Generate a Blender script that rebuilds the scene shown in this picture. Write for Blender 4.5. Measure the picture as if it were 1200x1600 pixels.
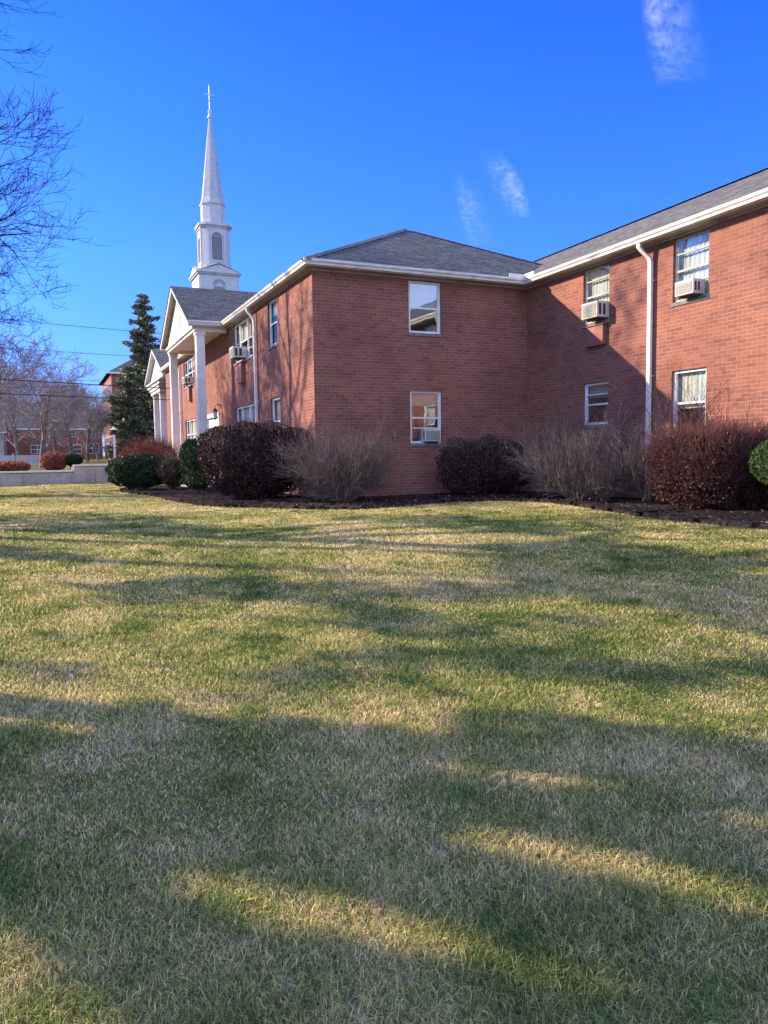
import bpy, math, random
import numpy as np
from mathutils import Vector, Matrix, noise
for o in list(bpy.data.objects): bpy.data.objects.remove(o)
S = bpy.context.scene
COL = S.collection
# ------------------------------------------------------------------ camera
cd = bpy.data.cameras.new('camera'); cam = bpy.data.objects.new('camera', cd); COL.objects.link(cam)
S.camera = cam
cd.sensor_fit = 'VERTICAL'; cd.sensor_height = 24; cd.lens = 1177.68/1600*24
cd.clip_start = 0.05; cd.clip_end = 20000
YAW, PIT, ROL = .418868, .0796452, -.0137381
def cam_matrix(y, p, r):
    cy, sy, cp, sp, cr, sr = math.cos(y), math.sin(y), math.cos(p), math.sin(p), math.cos(r), math.sin(r)
    base = np.array([[1,0,0],[0,0,-1],[0,1,0]], float)
    Rz = np.array([[cy,-sy,0],[sy,cy,0],[0,0,1]]); Rx = np.array([[1,0,0],[0,cp,-sp],[0,sp,cp]])
    Rr = np.array([[cr,-sr,0],[sr,cr,0],[0,0,1]])
    return Rr@Rx@base@Rz
CM = cam_matrix(YAW, PIT, ROL)
m = Matrix(((CM[0][0], -CM[1][0], -CM[2][0], 0), (CM[0][1], -CM[1][1], -CM[2][1], 0), (CM[0][2], -CM[1][2], -CM[2][2], 1.6), (0,0,0,1)))
cam.matrix_world = m
S.render.resolution_x = 768; S.render.resolution_y = 1024
# ------------------------------------------------------------------ sun and sky
SUN = Vector((-1.0, .83, .60)).normalized()
EL = math.asin(SUN.z); AZ = math.atan2(SUN.x, SUN.y)
w = bpy.data.worlds.new('World'); S.world = w; w.use_nodes = True
nt = w.node_tree; nt.nodes.clear()
out = nt.nodes.new('ShaderNodeOutputWorld'); bg = nt.nodes.new('ShaderNodeBackground')
sky = nt.nodes.new('ShaderNodeTexSky'); sky.sky_type = 'NISHITA'; sky.sun_disc = False
sky.sun_elevation = EL; sky.sun_rotation = AZ
sky.air_density = 1.0; sky.dust_density = 0.3; sky.ozone_density = 3.0; sky.altitude = 0
hs = nt.nodes.new('ShaderNodeHueSaturation'); hs.inputs['Saturation'].default_value = 1.05
tint = nt.nodes.new('ShaderNodeMix'); tint.data_type = 'RGBA'; tint.blend_type = 'MULTIPLY'; tint.inputs[0].default_value = 1; tint.inputs[7].default_value = (.62, .68, 1.06, 1)
nt.links.new(sky.outputs[0], tint.inputs[6]); nt.links.new(tint.outputs[2], hs.inputs['Color'])
# deep clear blue above, paler at the horizon; invented bright cloud behind the camera, added as fill light for the shaded sides
tcs = nt.nodes.new('ShaderNodeTexCoord'); sx = nt.nodes.new('ShaderNodeSeparateXYZ'); nt.links.new(tcs.outputs['Generated'], sx.inputs[0])
gr = nt.nodes.new('ShaderNodeValToRGB'); e = gr.color_ramp.elements
while len(e) < 5: e.new(.5)
for k, (p, c) in enumerate([(0, (.30,.42,.66,1)), (.10, (.30,.46,.74,1)), (.24, (.30,.56,.90,1)), (.42, (.22,.52,.95,1)), (.62, (.15,.42,.95,1))]): e[k].position = p; e[k].color = c
nt.links.new(sx.outputs[2], gr.inputs[0])
m1 = nt.nodes.new('ShaderNodeMix'); m1.data_type = 'RGBA'; m1.blend_type = 'MULTIPLY'; m1.inputs[0].default_value = 1
nt.links.new(hs.outputs[0], m1.inputs[6]); nt.links.new(gr.outputs[0], m1.inputs[7])
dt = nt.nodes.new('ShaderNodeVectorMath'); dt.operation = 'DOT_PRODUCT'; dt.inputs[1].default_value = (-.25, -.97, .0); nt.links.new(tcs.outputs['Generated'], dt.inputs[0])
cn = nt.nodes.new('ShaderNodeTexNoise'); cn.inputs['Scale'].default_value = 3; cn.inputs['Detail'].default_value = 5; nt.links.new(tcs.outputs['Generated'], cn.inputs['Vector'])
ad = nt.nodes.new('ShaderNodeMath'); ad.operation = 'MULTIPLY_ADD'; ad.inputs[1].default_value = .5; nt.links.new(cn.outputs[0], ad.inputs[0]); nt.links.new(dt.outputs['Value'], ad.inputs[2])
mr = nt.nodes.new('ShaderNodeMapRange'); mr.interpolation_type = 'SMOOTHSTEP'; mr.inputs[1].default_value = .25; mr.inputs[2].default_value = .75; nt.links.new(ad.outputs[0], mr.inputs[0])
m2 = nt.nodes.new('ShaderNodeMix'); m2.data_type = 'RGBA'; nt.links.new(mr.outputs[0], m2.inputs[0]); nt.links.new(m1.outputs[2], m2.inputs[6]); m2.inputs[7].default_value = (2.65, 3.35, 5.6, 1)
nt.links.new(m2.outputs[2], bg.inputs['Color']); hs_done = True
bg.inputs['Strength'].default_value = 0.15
nt.links.new(bg.outputs[0], out.inputs['Surface'])
sd = bpy.data.lights.new('sun', 'SUN'); sd.energy = 4.4; sd.angle = math.radians(.53); sd.color = (1, .79, .54)
so = bpy.data.objects.new('sun', sd); COL.objects.link(so); so.location = SUN*60
so.rotation_euler = (-SUN).to_track_quat('-Z', 'Y').to_euler()
S.view_settings.view_transform = 'Standard'; S.view_settings.look = 'None'; S.view_settings.gamma = 1
S.view_settings.exposure = 1.35
rng = np.random.default_rng(7); random.seed(7)
# ------------------------------------------------------------------ materials
def mat(name, col=(.5,.5,.5), rough=.8, spec=.3):
    m = bpy.data.materials.new(name); m.use_nodes = True
    b = m.node_tree.nodes['Principled BSDF']
    b.inputs['Base Color'].default_value = (*col, 1); b.inputs['Roughness'].default_value = rough
    b.inputs['Specular IOR Level'].default_value = spec
    return m, m.node_tree, b
def N(t, k, **kw):
    n = t.nodes.new(k)
    for a, v in kw.items(): setattr(n, a, v)
    return n
def noise_tex(t, scale, detail=4, vec=None, rough=.55):
    n = N(t, 'ShaderNodeTexNoise'); n.inputs['Scale'].default_value = scale; n.inputs['Detail'].default_value = detail
    n.inputs['Roughness'].default_value = rough
    if vec is not None: t.links.new(vec, n.inputs['Vector'])
    return n
def ramp(t, fac, stops):
    r = N(t, 'ShaderNodeValToRGB'); e = r.color_ramp.elements
    while len(e) < len(stops): e.new(.5)
    for k, (p, c) in enumerate(stops): e[k].position = p; e[k].color = (*c, 1) if len(c) == 3 else c
    t.links.new(fac, r.inputs[0]); return r
def mix(t, fac, a, b, mode='MIX'):
    m = N(t, 'ShaderNodeMix', data_type='RGBA', blend_type=mode)
    if isinstance(fac, (int, float)): m.inputs[0].default_value = fac
    else: t.links.new(fac, m.inputs[0])
    for i, v in ((6, a), (7, b)):
        if isinstance(v, tuple): m.inputs[i].default_value = (*v, 1)
        else: t.links.new(v, m.inputs[i])
    return m.outputs[2]
def math_n(t, op, a, b=None, clamp=False):
    m = N(t, 'ShaderNodeMath', operation=op); m.use_clamp = clamp
    for i, v in ((0, a), (1, b)):
        if v is None: continue
        if isinstance(v, (int, float)): m.inputs[i].default_value = v
        else: t.links.new(v, m.inputs[i])
    return m.outputs[0]
def pos(t): return N(t, 'ShaderNodeNewGeometry').outputs['Position']
def mapped(t, sc):
    mp = N(t, 'ShaderNodeMapping'); mp.inputs['Scale'].default_value = sc; t.links.new(pos(t), mp.inputs[0]); return mp.outputs[0]
def bump(t, b, h, strength=.4, dist=.02):
    n = N(t, 'ShaderNodeBump'); n.inputs['Strength'].default_value = strength; n.inputs['Distance'].default_value = dist
    t.links.new(h, n.inputs['Height']); t.links.new(n.outputs[0], b.inputs['Normal'])
def planar(t, zs=1.0):
    g = N(t, 'ShaderNodeNewGeometry'); s = N(t, 'ShaderNodeSeparateXYZ'); t.links.new(g.outputs['Position'], s.inputs[0])
    sn = N(t, 'ShaderNodeSeparateXYZ'); t.links.new(g.outputs['True Normal'], sn.inputs[0])
    f = math_n(t, 'GREATER_THAN', math_n(t, 'ABSOLUTE', sn.outputs[0]), math_n(t, 'ABSOLUTE', sn.outputs[1]))
    u = N(t, 'ShaderNodeMix', data_type='FLOAT'); t.links.new(f, u.inputs[0]); t.links.new(s.outputs[0], u.inputs[2]); t.links.new(s.outputs[1], u.inputs[3])
    c = N(t, 'ShaderNodeCombineXYZ'); t.links.new(u.outputs[0], c.inputs[0]); t.links.new(math_n(t, 'MULTIPLY', s.outputs[2], zs), c.inputs[1])
    return c.outputs[0]
def brick_mat(name='brick', c1=(.272,.112,.080), c2=(.195,.082,.068), mortar=(.34,.245,.20), bw=.232, rh=.0805, stain=True):
    m, t, b = mat(name, rough=.88, spec=.15)
    v = planar(t)
    wob = noise_tex(t, 3.1, 2, v)
    vv = N(t, 'ShaderNodeVectorMath', operation='ADD'); sc = N(t, 'ShaderNodeVectorMath', operation='SCALE'); sc.inputs[3].default_value = .008
    t.links.new(wob.outputs['Color'], sc.inputs[0]); t.links.new(v, vv.inputs[0]); t.links.new(sc.outputs[0], vv.inputs[1])
    br = N(t, 'ShaderNodeTexBrick'); br.offset = .5; br.squash = 1
    t.links.new(vv.outputs[0], br.inputs['Vector'])
    for k, x in (('Scale', 1), ('Mortar Size', .0052), ('Mortar Smooth', .25), ('Bias', -.15), ('Brick Width', bw), ('Row Height', rh)): br.inputs[k].default_value = x
    br.inputs['Color1'].default_value = (*c1, 1); br.inputs['Color2'].default_value = (*c2, 1)
    # mortar visible in some stretches, smeared in others
    mm = ramp(t, noise_tex(t, .8, 4, v).outputs[0], [(.35, tuple(.55*x+.45*y for x, y in zip(c1, mortar))), (.62, mortar)])
    t.links.new(mm.outputs[0], br.inputs['Mortar'])
    col = br.outputs['Color']
    # odd dark bricks
    br2 = N(t, 'ShaderNodeTexBrick'); br2.offset = .5; t.links.new(vv.outputs[0], br2.inputs['Vector'])
    for k, x in (('Scale', 1), ('Mortar Size', 0.0), ('Bias', -.72), ('Brick Width', bw), ('Row Height', rh)): br2.inputs[k].default_value = x
    br2.inputs['Color1'].default_value = (1,1,1,1); br2.inputs['Color2'].default_value = (.45,.42,.45,1)
    col = mix(t, .55, col, br2.outputs['Color'], 'MULTIPLY')
    st = ramp(t, noise_tex(t, .55, 6, v, .65).outputs[0], [(.3, (.70,.70,.74)), (.5, (1,1,1)), (.72, (1.12,1.09,1.05))])
    col = mix(t, 1.0, col, st.outputs[0], 'MULTIPLY')
    fi = ramp(t, noise_tex(t, 45, 3, v).outputs[0], [(.3, (.86,.86,.86)), (.7, (1.1,1.1,1.1))])
    col = mix(t, 1.0, col, fi.outputs[0], 'MULTIPLY')
    if stain:  # mortar drips and white specks
        mp = N(t, 'ShaderNodeMapping'); mp.inputs['Scale'].default_value = (9, 1.6, 1); t.links.new(v, mp.inputs[0])
        dr = ramp(t, noise_tex(t, 1.2, 3, mp.outputs[0]).outputs[0], [(.74, (0,0,0)), (.79, (.35,.35,.35))])
        col = mix(t, dr.outputs[0], col, (.55,.48,.44))
    t.links.new(col, b.inputs['Base Color'])
    bump(t, b, math_n(t, 'SUBTRACT', 1.0, br.outputs['Fac']), .5, .006)
    return m
def shingle_mat(name='asphalt_shingles', a=(.155,.155,.14), c=(.085,.085,.08), w_=.30, rh=.14):
    m, t, b = mat(name, rough=.92, spec=.12)
    v = planar(t, 2.236)
    br = N(t, 'ShaderNodeTexBrick'); br.offset = .37; br.offset_frequency = 2; t.links.new(v, br.inputs['Vector'])
    for k, x in (('Scale', 1), ('Mortar Size', .006), ('Mortar Smooth', .3), ('Bias', 0), ('Brick Width', w_), ('Row Height', rh)): br.inputs[k].default_value = x
    br.inputs['Color1'].default_value = (*a, 1); br.inputs['Color2'].default_value = (*c, 1); br.inputs['Mortar'].default_value = (.03,.03,.033,1)
    n2 = ramp(t, noise_tex(t, 7, 5, v).outputs[0], [(.3, (.7,.7,.72)), (.5, (1,1,1)), (.7, (1.45,1.4,1.35))])
    col = mix(t, 1, br.outputs['Color'], n2.outputs[0], 'MULTIPLY')
    n3 = ramp(t, noise_tex(t, 90, 2, v).outputs[0], [(.35, (.7,.7,.7)), (.65, (1.4,1.4,1.4))])
    col = mix(t, 1, col, n3.outputs[0], 'MULTIPLY')
    t.links.new(col, b.inputs['Base Color']); bump(t, b, math_n(t, 'SUBTRACT', 1.0, br.outputs['Fac']), .6, .01)
    return m
def paint_mat(name, col, rough=.5, dirt=.25, sc=3.0, stretch=(1,1,1)):
    m, t, b = mat(name, col, rough, .4)
    n = noise_tex(t, sc, 6, mapped(t, stretch), .65)
    d = tuple(x*(1-dirt)*f for x, f in zip(col, (1, .97, .9)))
    r = ramp(t, n.outputs[0], [(.35, d), (.6, col)])
    t.links.new(r.outputs[0], b.inputs['Base Color'])
    bump(t, b, noise_tex(t, 25, 2, pos(t)).outputs[0], .05, .01)
    return m
def siding_mat():
    m, t, b = mat('clapboard_white', (.8,.78,.72), .6, .3)
    s = N(t, 'ShaderNodeSeparateXYZ'); t.links.new(pos(t), s.inputs[0])
    f = math_n(t, 'FRACT', math_n(t, 'MULTIPLY', s.outputs[2], 1/.13))
    r = ramp(t, f, [(0, (.34,.33,.31)), (.1, (.76,.74,.69)), (1, (.82,.8,.75))])
    t.links.new(r.outputs[0], b.inputs['Base Color']); bump(t, b, f, .6, .03)
    return m
def leaf_mat(name, stops, rough=.6, trans=.25, scale=2.0, tip=None):
    m, t, b = mat(name, stops[0][1], rough, .25)
    a = N(t, 'ShaderNodeAttribute'); a.attribute_name = 'rnd'
    n = noise_tex(t, scale, 3, pos(t))
    f = math_n(t, 'ADD', math_n(t, 'MULTIPLY', a.outputs['Fac'], .6), math_n(t, 'MULTIPLY', n.outputs[0], .4))
    r = ramp(t, f, stops)
    t.links.new(r.outputs[0], b.inputs['Base Color'])
    if trans > 0:
        tr = N(t, 'ShaderNodeBsdfTranslucent'); t.links.new(r.outputs[0], tr.inputs[0])
        mx = N(t, 'ShaderNodeMixShader'); mx.inputs[0].default_value = trans
        o = t.nodes['Material Output']; t.links.new(b.outputs[0], mx.inputs[1]); t.links.new(tr.outputs[0], mx.inputs[2]); t.links.new(mx.outputs[0], o.inputs[0])
    return m
def bark_mat(name, c1, c2, sc=6):
    m, t, b = mat(name, c1, .9, .15)
    r = ramp(t, noise_tex(t, sc, 5, mapped(t, (1,1,.3))).outputs[0], [(.35, c1), (.65, c2)])
    t.links.new(r.outputs[0], b.inputs['Base Color']); bump(t, b, noise_tex(t, sc*3, 4, mapped(t, (1,1,.25))).outputs[0], .5, .02)
    return m
def glass_mat(name='window_glass', refl=.42, tint=(.75,.82,.85)):
    m = bpy.data.materials.new(name); m.use_nodes = True; t = m.node_tree; t.nodes.clear()
    o = N(t, 'ShaderNodeOutputMaterial'); g = N(t, 'ShaderNodeBsdfGlossy'); g.inputs['Roughness'].default_value = .02
    g.inputs['Color'].default_value = (.85,.9,.95,1)
    tr = N(t, 'ShaderNodeBsdfTransparent'); tr.inputs[0].default_value = (*tint, 1)
    mx = N(t, 'ShaderNodeMixShader'); mx.inputs[0].default_value = refl
    bp = N(t, 'ShaderNodeBump'); bp.inputs['Strength'].default_value = .12; bp.inputs['Distance'].default_value = .01
    t.links.new(noise_tex(t, 3.0, 1, pos(t)).outputs[0], bp.inputs['Height']); t.links.new(bp.outputs[0], g.inputs['Normal'])
    t.links.new(tr.outputs[0], mx.inputs[1]); t.links.new(g.outputs[0], mx.inputs[2]); t.links.new(mx.outputs[0], o.inputs[0])
    return m
M = {}
M['brick'] = brick_mat()
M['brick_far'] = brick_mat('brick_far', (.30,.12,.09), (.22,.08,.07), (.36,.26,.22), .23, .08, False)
M['shingle'] = shingle_mat()
M['white'] = paint_mat('white_aluminium', (.80,.79,.77), .45, .14, 2.0, (1,1,2))
M['gutter'] = paint_mat('white_gutter', (.74,.73,.70), .4, .3, 4.0, (1,1,6))
M['soffit'] = paint_mat('tan_soffit', (.42,.39,.34), .7, .3, 2.0)
M['frame'] = paint_mat('window_frame_white', (.74,.76,.78), .4, .1)
M['frame_old'] = paint_mat('window_frame_grey', (.40,.41,.40), .6, .4, 8)
M['sill'] = paint_mat('slate_sill', (.20,.20,.20), .8, .4, 8)
M['dark_room'] = mat('dark_interior', (.02,.024,.03), .9, .1)[0]
M['blind'] = paint_mat('window_blind', (.62,.62,.58), .8, .12, 8)
M['curtain'] = paint_mat('pale_curtain', (.60,.64,.60), .9, .3, 5, (3,3,.3))
M['glass'] = glass_mat(refl=.34); M['glass_clear'] = glass_mat('window_glass_clear', .16, (.9,.93,.92))
M['siding'] = siding_mat()
M['column'] = paint_mat('column_paint', (.78,.75,.76), .5, .1)
M['ac_white'] = paint_mat('ac_casing', (.66,.64,.60), .5, .25, 6)
M['ac_dark'] = mat('ac_vent_dark', (.05,.05,.055), .6)[0]
M['ac_grille'] = paint_mat('ac_grille', (.36,.36,.34), .6, .2, 20)
M['redbox'] = paint_mat('red_painted_metal', (.30,.11,.09), .6, .3, 8)
M['church'] = paint_mat('church_white', (.50,.52,.56), .6, .15)
M['louvre'] = mat('louvre_grey', (.22,.23,.26), .7)[0]
M['metal'] = mat('cross_metal', (.6,.58,.5), .35)[0]
M['black'] = mat('black_iron', (.02,.02,.022), .5)[0]
M['concrete'] = paint_mat('concrete', (.48,.46,.44), .9, .35, 1.2)
M['lampglass'] = mat('lantern_glass', (.7,.68,.6), .3)[0]
M['bark'] = bark_mat('grey_bark', (.11,.09,.08), (.20,.17,.15))
M['bark_dark'] = bark_mat('dark_bark', (.035,.028,.026), (.08,.065,.058))
M['twig'] = bark_mat('twig_bark', (.10,.078,.068), (.20,.155,.13), 12)
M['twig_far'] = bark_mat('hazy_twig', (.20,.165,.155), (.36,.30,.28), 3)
M['twig_red'] = bark_mat('red_twig', (.075,.035,.036), (.17,.075,.07), 12)
M['twig_pale'] = bark_mat('pale_twig', (.085,.065,.06), (.21,.165,.14), 12)
M['conifer'] = leaf_mat('conifer_needles', [(.25, (.06,.075,.045)), (.55, (.125,.145,.075)), (.8, (.24,.24,.14))], .6, .1, .6)
M['burgundy'] = leaf_mat('burgundy_leaves', [(.2, (.022,.011,.012)), (.5, (.062,.024,.024)), (.78, (.16,.07,.05))], .6, .15, 3)
M['darkred'] = leaf_mat('brown_purple_leaves', [(.2, (.018,.012,.014)), (.5, (.05,.024,.026)), (.8, (.12,.058,.045))], .6, .12, 2)
M['yew'] = leaf_mat('yew_needles', [(.2, (.012,.030,.014)), (.5, (.030,.062,.026)), (.8, (.075,.12,.04))], .55, .12, 3)
M['box'] = leaf_mat('boxwood_leaves', [(.2, (.02,.05,.015)), (.5, (.05,.10,.03)), (.8, (.14,.2,.06))], .5, .2, 4)
M['orange'] = leaf_mat('orange_red_leaves', [(.2, (.16,.04,.03)), (.5, (.36,.10,.06)), (.8, (.50,.26,.14))], .6, .3, 1)
M['olive'] = leaf_mat('olive_dry_leaves', [(.2, (.05,.045,.02)), (.5, (.10,.085,.04)), (.8, (.2,.14,.08))], .6, .2, 1)
M['deadleaf'] = leaf_mat('dead_leaf', [(.2, (.10,.05,.03)), (.5, (.28,.17,.10)), (.8, (.5,.38,.26))], .8, .1, 1)
# grass blades
def grass_mat():
    m, t, b = mat('grass_blades', (.1,.15,.05), .7, .08)
    a = N(t, 'ShaderNodeAttribute'); a.attribute_name = 'rnd'
    n1 = noise_tex(t, .33, 3, pos(t)); n2 = noise_tex(t, 1.9, 4, pos(t), .6)
    f = math_n(t, 'ADD', math_n(t, 'MULTIPLY', n1.outputs[0], 1.0), math_n(t, 'MULTIPLY', n2.outputs[0], .9))
    f = math_n(t, 'SUBTRACT', f, .34)
    f = math_n(t, 'ADD', f, math_n(t, 'MULTIPLY', math_n(t, 'SUBTRACT', a.outputs['Fac'], .5), .42))
    r = ramp(t, f, [(.32, (.12,.195,.055)), (.47, (.255,.335,.09)), (.60, (.50,.48,.15)), (.73, (.70,.58,.28)), (.92, (.83,.69,.42))])
    fr = math_n(t, 'FRACT', math_n(t, 'MULTIPLY', a.outputs['Fac'], 37.7)); r2 = ramp(t, fr, [(0, (.38,.38,.38)), (.55, (1,1,1)), (1, (1.7,1.65,1.5))])
    r_ = N(t, 'ShaderNodeMix', data_type='RGBA', blend_type='MULTIPLY'); r_.inputs[0].default_value = 1; t.links.new(r.outputs[0], r_.inputs[6]); t.links.new(r2.outputs[0], r_.inputs[7])
    t.links.new(r_.outputs[2], b.inputs['Base Color'])
    tr = N(t, 'ShaderNodeBsdfTranslucent'); t.links.new(r_.outputs[2], tr.inputs[0])
    mx = N(t, 'ShaderNodeMixShader'); mx.inputs[0].default_value = .4
    o = t.nodes['Material Output']; t.links.new(b.outputs[0], mx.inputs[1]); t.links.new(tr.outputs[0], mx.inputs[2]); t.links.new(mx.outputs[0], o.inputs[0])
    return m
M['grass'] = grass_mat()
def ground_mat():
    m, t, b = mat('lawn_ground', (.1,.1,.05), .95, .05)
    n1 = noise_tex(t, .33, 3, pos(t)); n2 = noise_tex(t, 1.9, 4, pos(t), .6); n3 = noise_tex(t, 30, 5, pos(t), .7)
    f = math_n(t, 'ADD', math_n(t, 'MULTIPLY', n1.outputs[0], .75), math_n(t, 'MULTIPLY', n2.outputs[0], .55))
    r = ramp(t, f, [(.45, (.07,.11,.026)), (.6, (.14,.15,.05)), (.75, (.21,.18,.09))])
    r2 = ramp(t, n3.outputs[0], [(.3, (.45,.42,.4)), (.7, (1.3,1.3,1.3))])
    t.links.new(mix(t, 1, r.outputs[0], r2.outputs[0], 'MULTIPLY'), b.inputs['Base Color'])
    bump(t, b, n3.outputs[0], .8, .03)
    return m
M['ground'] = ground_mat()
def mulch_mat():
    m, t, b = mat('mulch', (.06,.04,.03), .95, .05)
    n = noise_tex(t, 14, 6, pos(t), .75); n2 = noise_tex(t, .9, 3, pos(t))
    r = ramp(t, n.outputs[0], [(.35, (.014,.012,.012)), (.55, (.038,.031,.029)), (.72, (.10,.08,.07))])
    r2 = ramp(t, n2.outputs[0], [(.35, (.8,.8,.8)), (.7, (1.7,1.6,1.5))])
    t.links.new(mix(t, 1, r.outputs[0], r2.outputs[0], 'MULTIPLY'), b.inputs['Base Color']); bump(t, b, n.outputs[0], 1, .05)
    return m
M['mulch'] = mulch_mat()
# ------------------------------------------------------------------ mesh helpers
class MB:
    def __init__(s): s.v = []; s.f = []
    def quad(s, a, b, c, d):
        n = len(s.v); s.v += [tuple(a), tuple(b), tuple(c), tuple(d)]; s.f.append((n, n+1, n+2, n+3))
    def poly(s, pts):
        n = len(s.v); s.v += [tuple(p) for p in pts]; s.f.append(tuple(range(n, n+len(pts))))
    def hexa(s, p):   # 8 corners, bottom 4 then top 4
        n = len(s.v); s.v += [tuple(q) for q in p]
        for f in ((0,3,2,1), (4,5,6,7), (0,1,5,4), (1,2,6,5), (2,3,7,6), (3,0,4,7)): s.f.append(tuple(n+i for i in f))
    def box(s, x0, x1, y0, y1, z0, z1):
        s.hexa([(x0,y0,z0),(x1,y0,z0),(x1,y1,z0),(x0,y1,z0),(x0,y0,z1),(x1,y0,z1),(x1,y1,z1),(x0,y1,z1)])
    def tube(s, pts, rad, k=6, cap=True):
        pts = [Vector(p) for p in pts]; n0 = len(s.v); nn = len(pts)
        up = Vector((.31,.17,.93)); prev = None
        for i, p in enumerate(pts):
            d = (pts[min(i+1, nn-1)] - pts[max(i-1, 0)]).normalized()
            a = d.cross(up if prev is None else prev)
            if a.length < 1e-4: a = d.cross(Vector((1,0,0)))
            a.normalize(); b_ = d.cross(a); prev = -b_ if False else up
            r = rad[i] if isinstance(rad, (list, tuple)) else rad
            for j in range(k):
                q = 2*math.pi*j/k; s.v.append(tuple(p + a*(r*math.cos(q)) + b_*(r*math.sin(q))))
        for i in range(nn-1):
            for j in range(k):
                j2 = (j+1) % k; s.f.append((n0+i*k+j, n0+i*k+j2, n0+(i+1)*k+j2, n0+(i+1)*k+j))
        if cap and k > 3: s.f.append(tuple(n0+j for j in range(k))[::-1]); s.f.append(tuple(n0+(nn-1)*k+j for j in range(k)))
    def lathe(s, cx, cy, prof, k=16, phase=0):
        n0 = len(s.v)
        for r, z in prof:
            for j in range(k):
                q = 2*math.pi*j/k + phase; s.v.append((cx+r*math.cos(q), cy+r*math.sin(q), z))
        for i in range(len(prof)-1):
            for j in range(k):
                j2 = (j+1) % k; s.f.append((n0+i*k+j, n0+i*k+j2, n0+(i+1)*k+j2, n0+(i+1)*k+j))
        s.f.append(tuple(n0+(len(prof)-1)*k+j for j in range(k)))
def root(name, label, cat, loc=(0,0,0), group=None):
    o = bpy.data.objects.new(name, None); o.empty_display_size = .2; COL.objects.link(o); o.location = loc
    o['label'] = label; o['category'] = cat
    if group: o['group'] = group
    return o
def base_loc(p):
    while p.parent: p = p.parent
    return Vector(p.location)
def build(name, mb, m, parent=None, label=None, smooth=False, bevel=0):
    me = bpy.data.meshes.new(name)
    v = mb.v
    if parent is not None:
        L = base_loc(parent); v = [(a-L.x, b-L.y, c-L.z) for a, b, c in v]
    me.from_pydata(v, [], mb.f); me.validate(); me.update()
    o = bpy.data.objects.new(name, me); COL.objects.link(o)
    for x in (m if isinstance(m, (list, tuple)) else [m]): me.materials.append(x)
    if smooth: me.shade_smooth()
    if bevel:
        bv = o.modifiers.new('bevel', 'BEVEL'); bv.width = bevel; bv.segments = 2; bv.limit_method = 'ANGLE'
    if parent is not None: o.parent = parent
    if label: o['label'] = label
    return o
def tag(o, label, cat=None, group=None, kind=None):
    o['label'] = label
    if cat: o['category'] = cat
    if group: o['group'] = group
    if kind: o['kind'] = kind
    return o
def np_mesh(name, V, F_sizes, F_idx, m, parent=None, rnd=None):
    me = bpy.data.meshes.new(name); nv = len(V)
    if parent is not None: V = V - np.array(base_loc(parent))
    me.vertices.add(nv); me.vertices.foreach_set('co', V.astype(np.float32).ravel())
    me.loops.add(len(F_idx)); me.loops.foreach_set('vertex_index', F_idx.astype(np.int32))
    me.polygons.add(len(F_sizes)); st = np.concatenate(([0], np.cumsum(F_sizes)[:-1])).astype(np.int32)
    me.polygons.foreach_set('loop_start', st)
    me.update(calc_edges=True)
    if rnd is not None:
        a = me.attributes.new('rnd', 'FLOAT', 'POINT'); a.data.foreach_set('value', rnd.astype(np.float32))
    me.materials.append(m)
    o = bpy.data.objects.new(name, me); COL.objects.link(o)
    if parent is not None: o.parent = parent
    return o
def leaves(name, P, size, m, parent=None, aspect=.55, up=0.0, jitter=.35, dirs=None):
    """one small rhombus leaf per point"""
    n = len(P); d = rng.normal(size=(n,3)) if dirs is None else dirs + rng.normal(size=(n,3))*.45
    d[:,2] += up; d /= np.linalg.norm(d, axis=1)[:,None]
    e = rng.normal(size=(n,3)); e -= (e*d).sum(1)[:,None]*d; e /= np.linalg.norm(e, axis=1)[:,None]
    s = (size*(1+jitter*rng.normal(size=n)).clip(.4, 2))[:,None]
    V = np.stack([P - d*s*.5, P + e*s*aspect*.5, P + d*s*.5, P - e*s*aspect*.5], 1).reshape(-1,3)
    r = np.repeat(rng.random(n), 4)
    return np_mesh(name, V, np.full(n, 4), np.arange(4*n), m, parent, r)
def smooth(a, b, x):
    t = np.clip((x-a)/(b-a), 0, 1); return t*t*(3-2*t)
def H(x, y):
    x = np.asarray(x, float); y = np.asarray(y, float)
    h = .38*smooth(2.5, 13.5, y+.35*x)
    left = 1-.5*smooth(24, 38, y)*(1-smooth(2, 6, x))
    h = h*left + .025*np.sin(x*.7+1.3)*np.sin(y*.5)*smooth(1.5, 5, np.hypot(x, y))
    st = smooth(41.05, 41.2, y)*(1-smooth(3.1, 5.5, x)) + smooth(41.05, 47, y)*smooth(3.1, 5.5, x)
    plate = .80 + .27*smooth(1.1, 1.25, x) + .15*smooth(60, 110, y)
    return h*(1-st) + plate*st
# ------------------------------------------------------------------ ground
def terrain():
    xs = np.unique(np.concatenate([np.linspace(-900,-40,18), np.linspace(-40,40,161), [1.1,1.15,1.2,1.25], np.linspace(40,900,18)]))
    ys = np.unique(np.concatenate([np.linspace(-300,-20,12), np.linspace(-20,41,123), [41.05,41.1,41.15,41.2,41.3], np.linspace(42,120,60), np.linspace(120,1500,24)]))
    X, Y = np.meshgrid(xs, ys); V = np.stack([X, Y, H(X, Y)], -1).reshape(-1,3)
    nx = len(xs); i = (np.arange(len(ys)-1)[:,None]*nx + np.arange(nx-1)[None]).ravel()
    F = np.stack([i, i+1, i+nx+1, i+nx], 1)
    o = np_mesh('lawn', V, np.full(len(F), 4), F.ravel(), M['ground'])
    o.data.shade_smooth(); tag(o, 'mown lawn in front of the brick building', kind='structure')
terrain()
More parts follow.
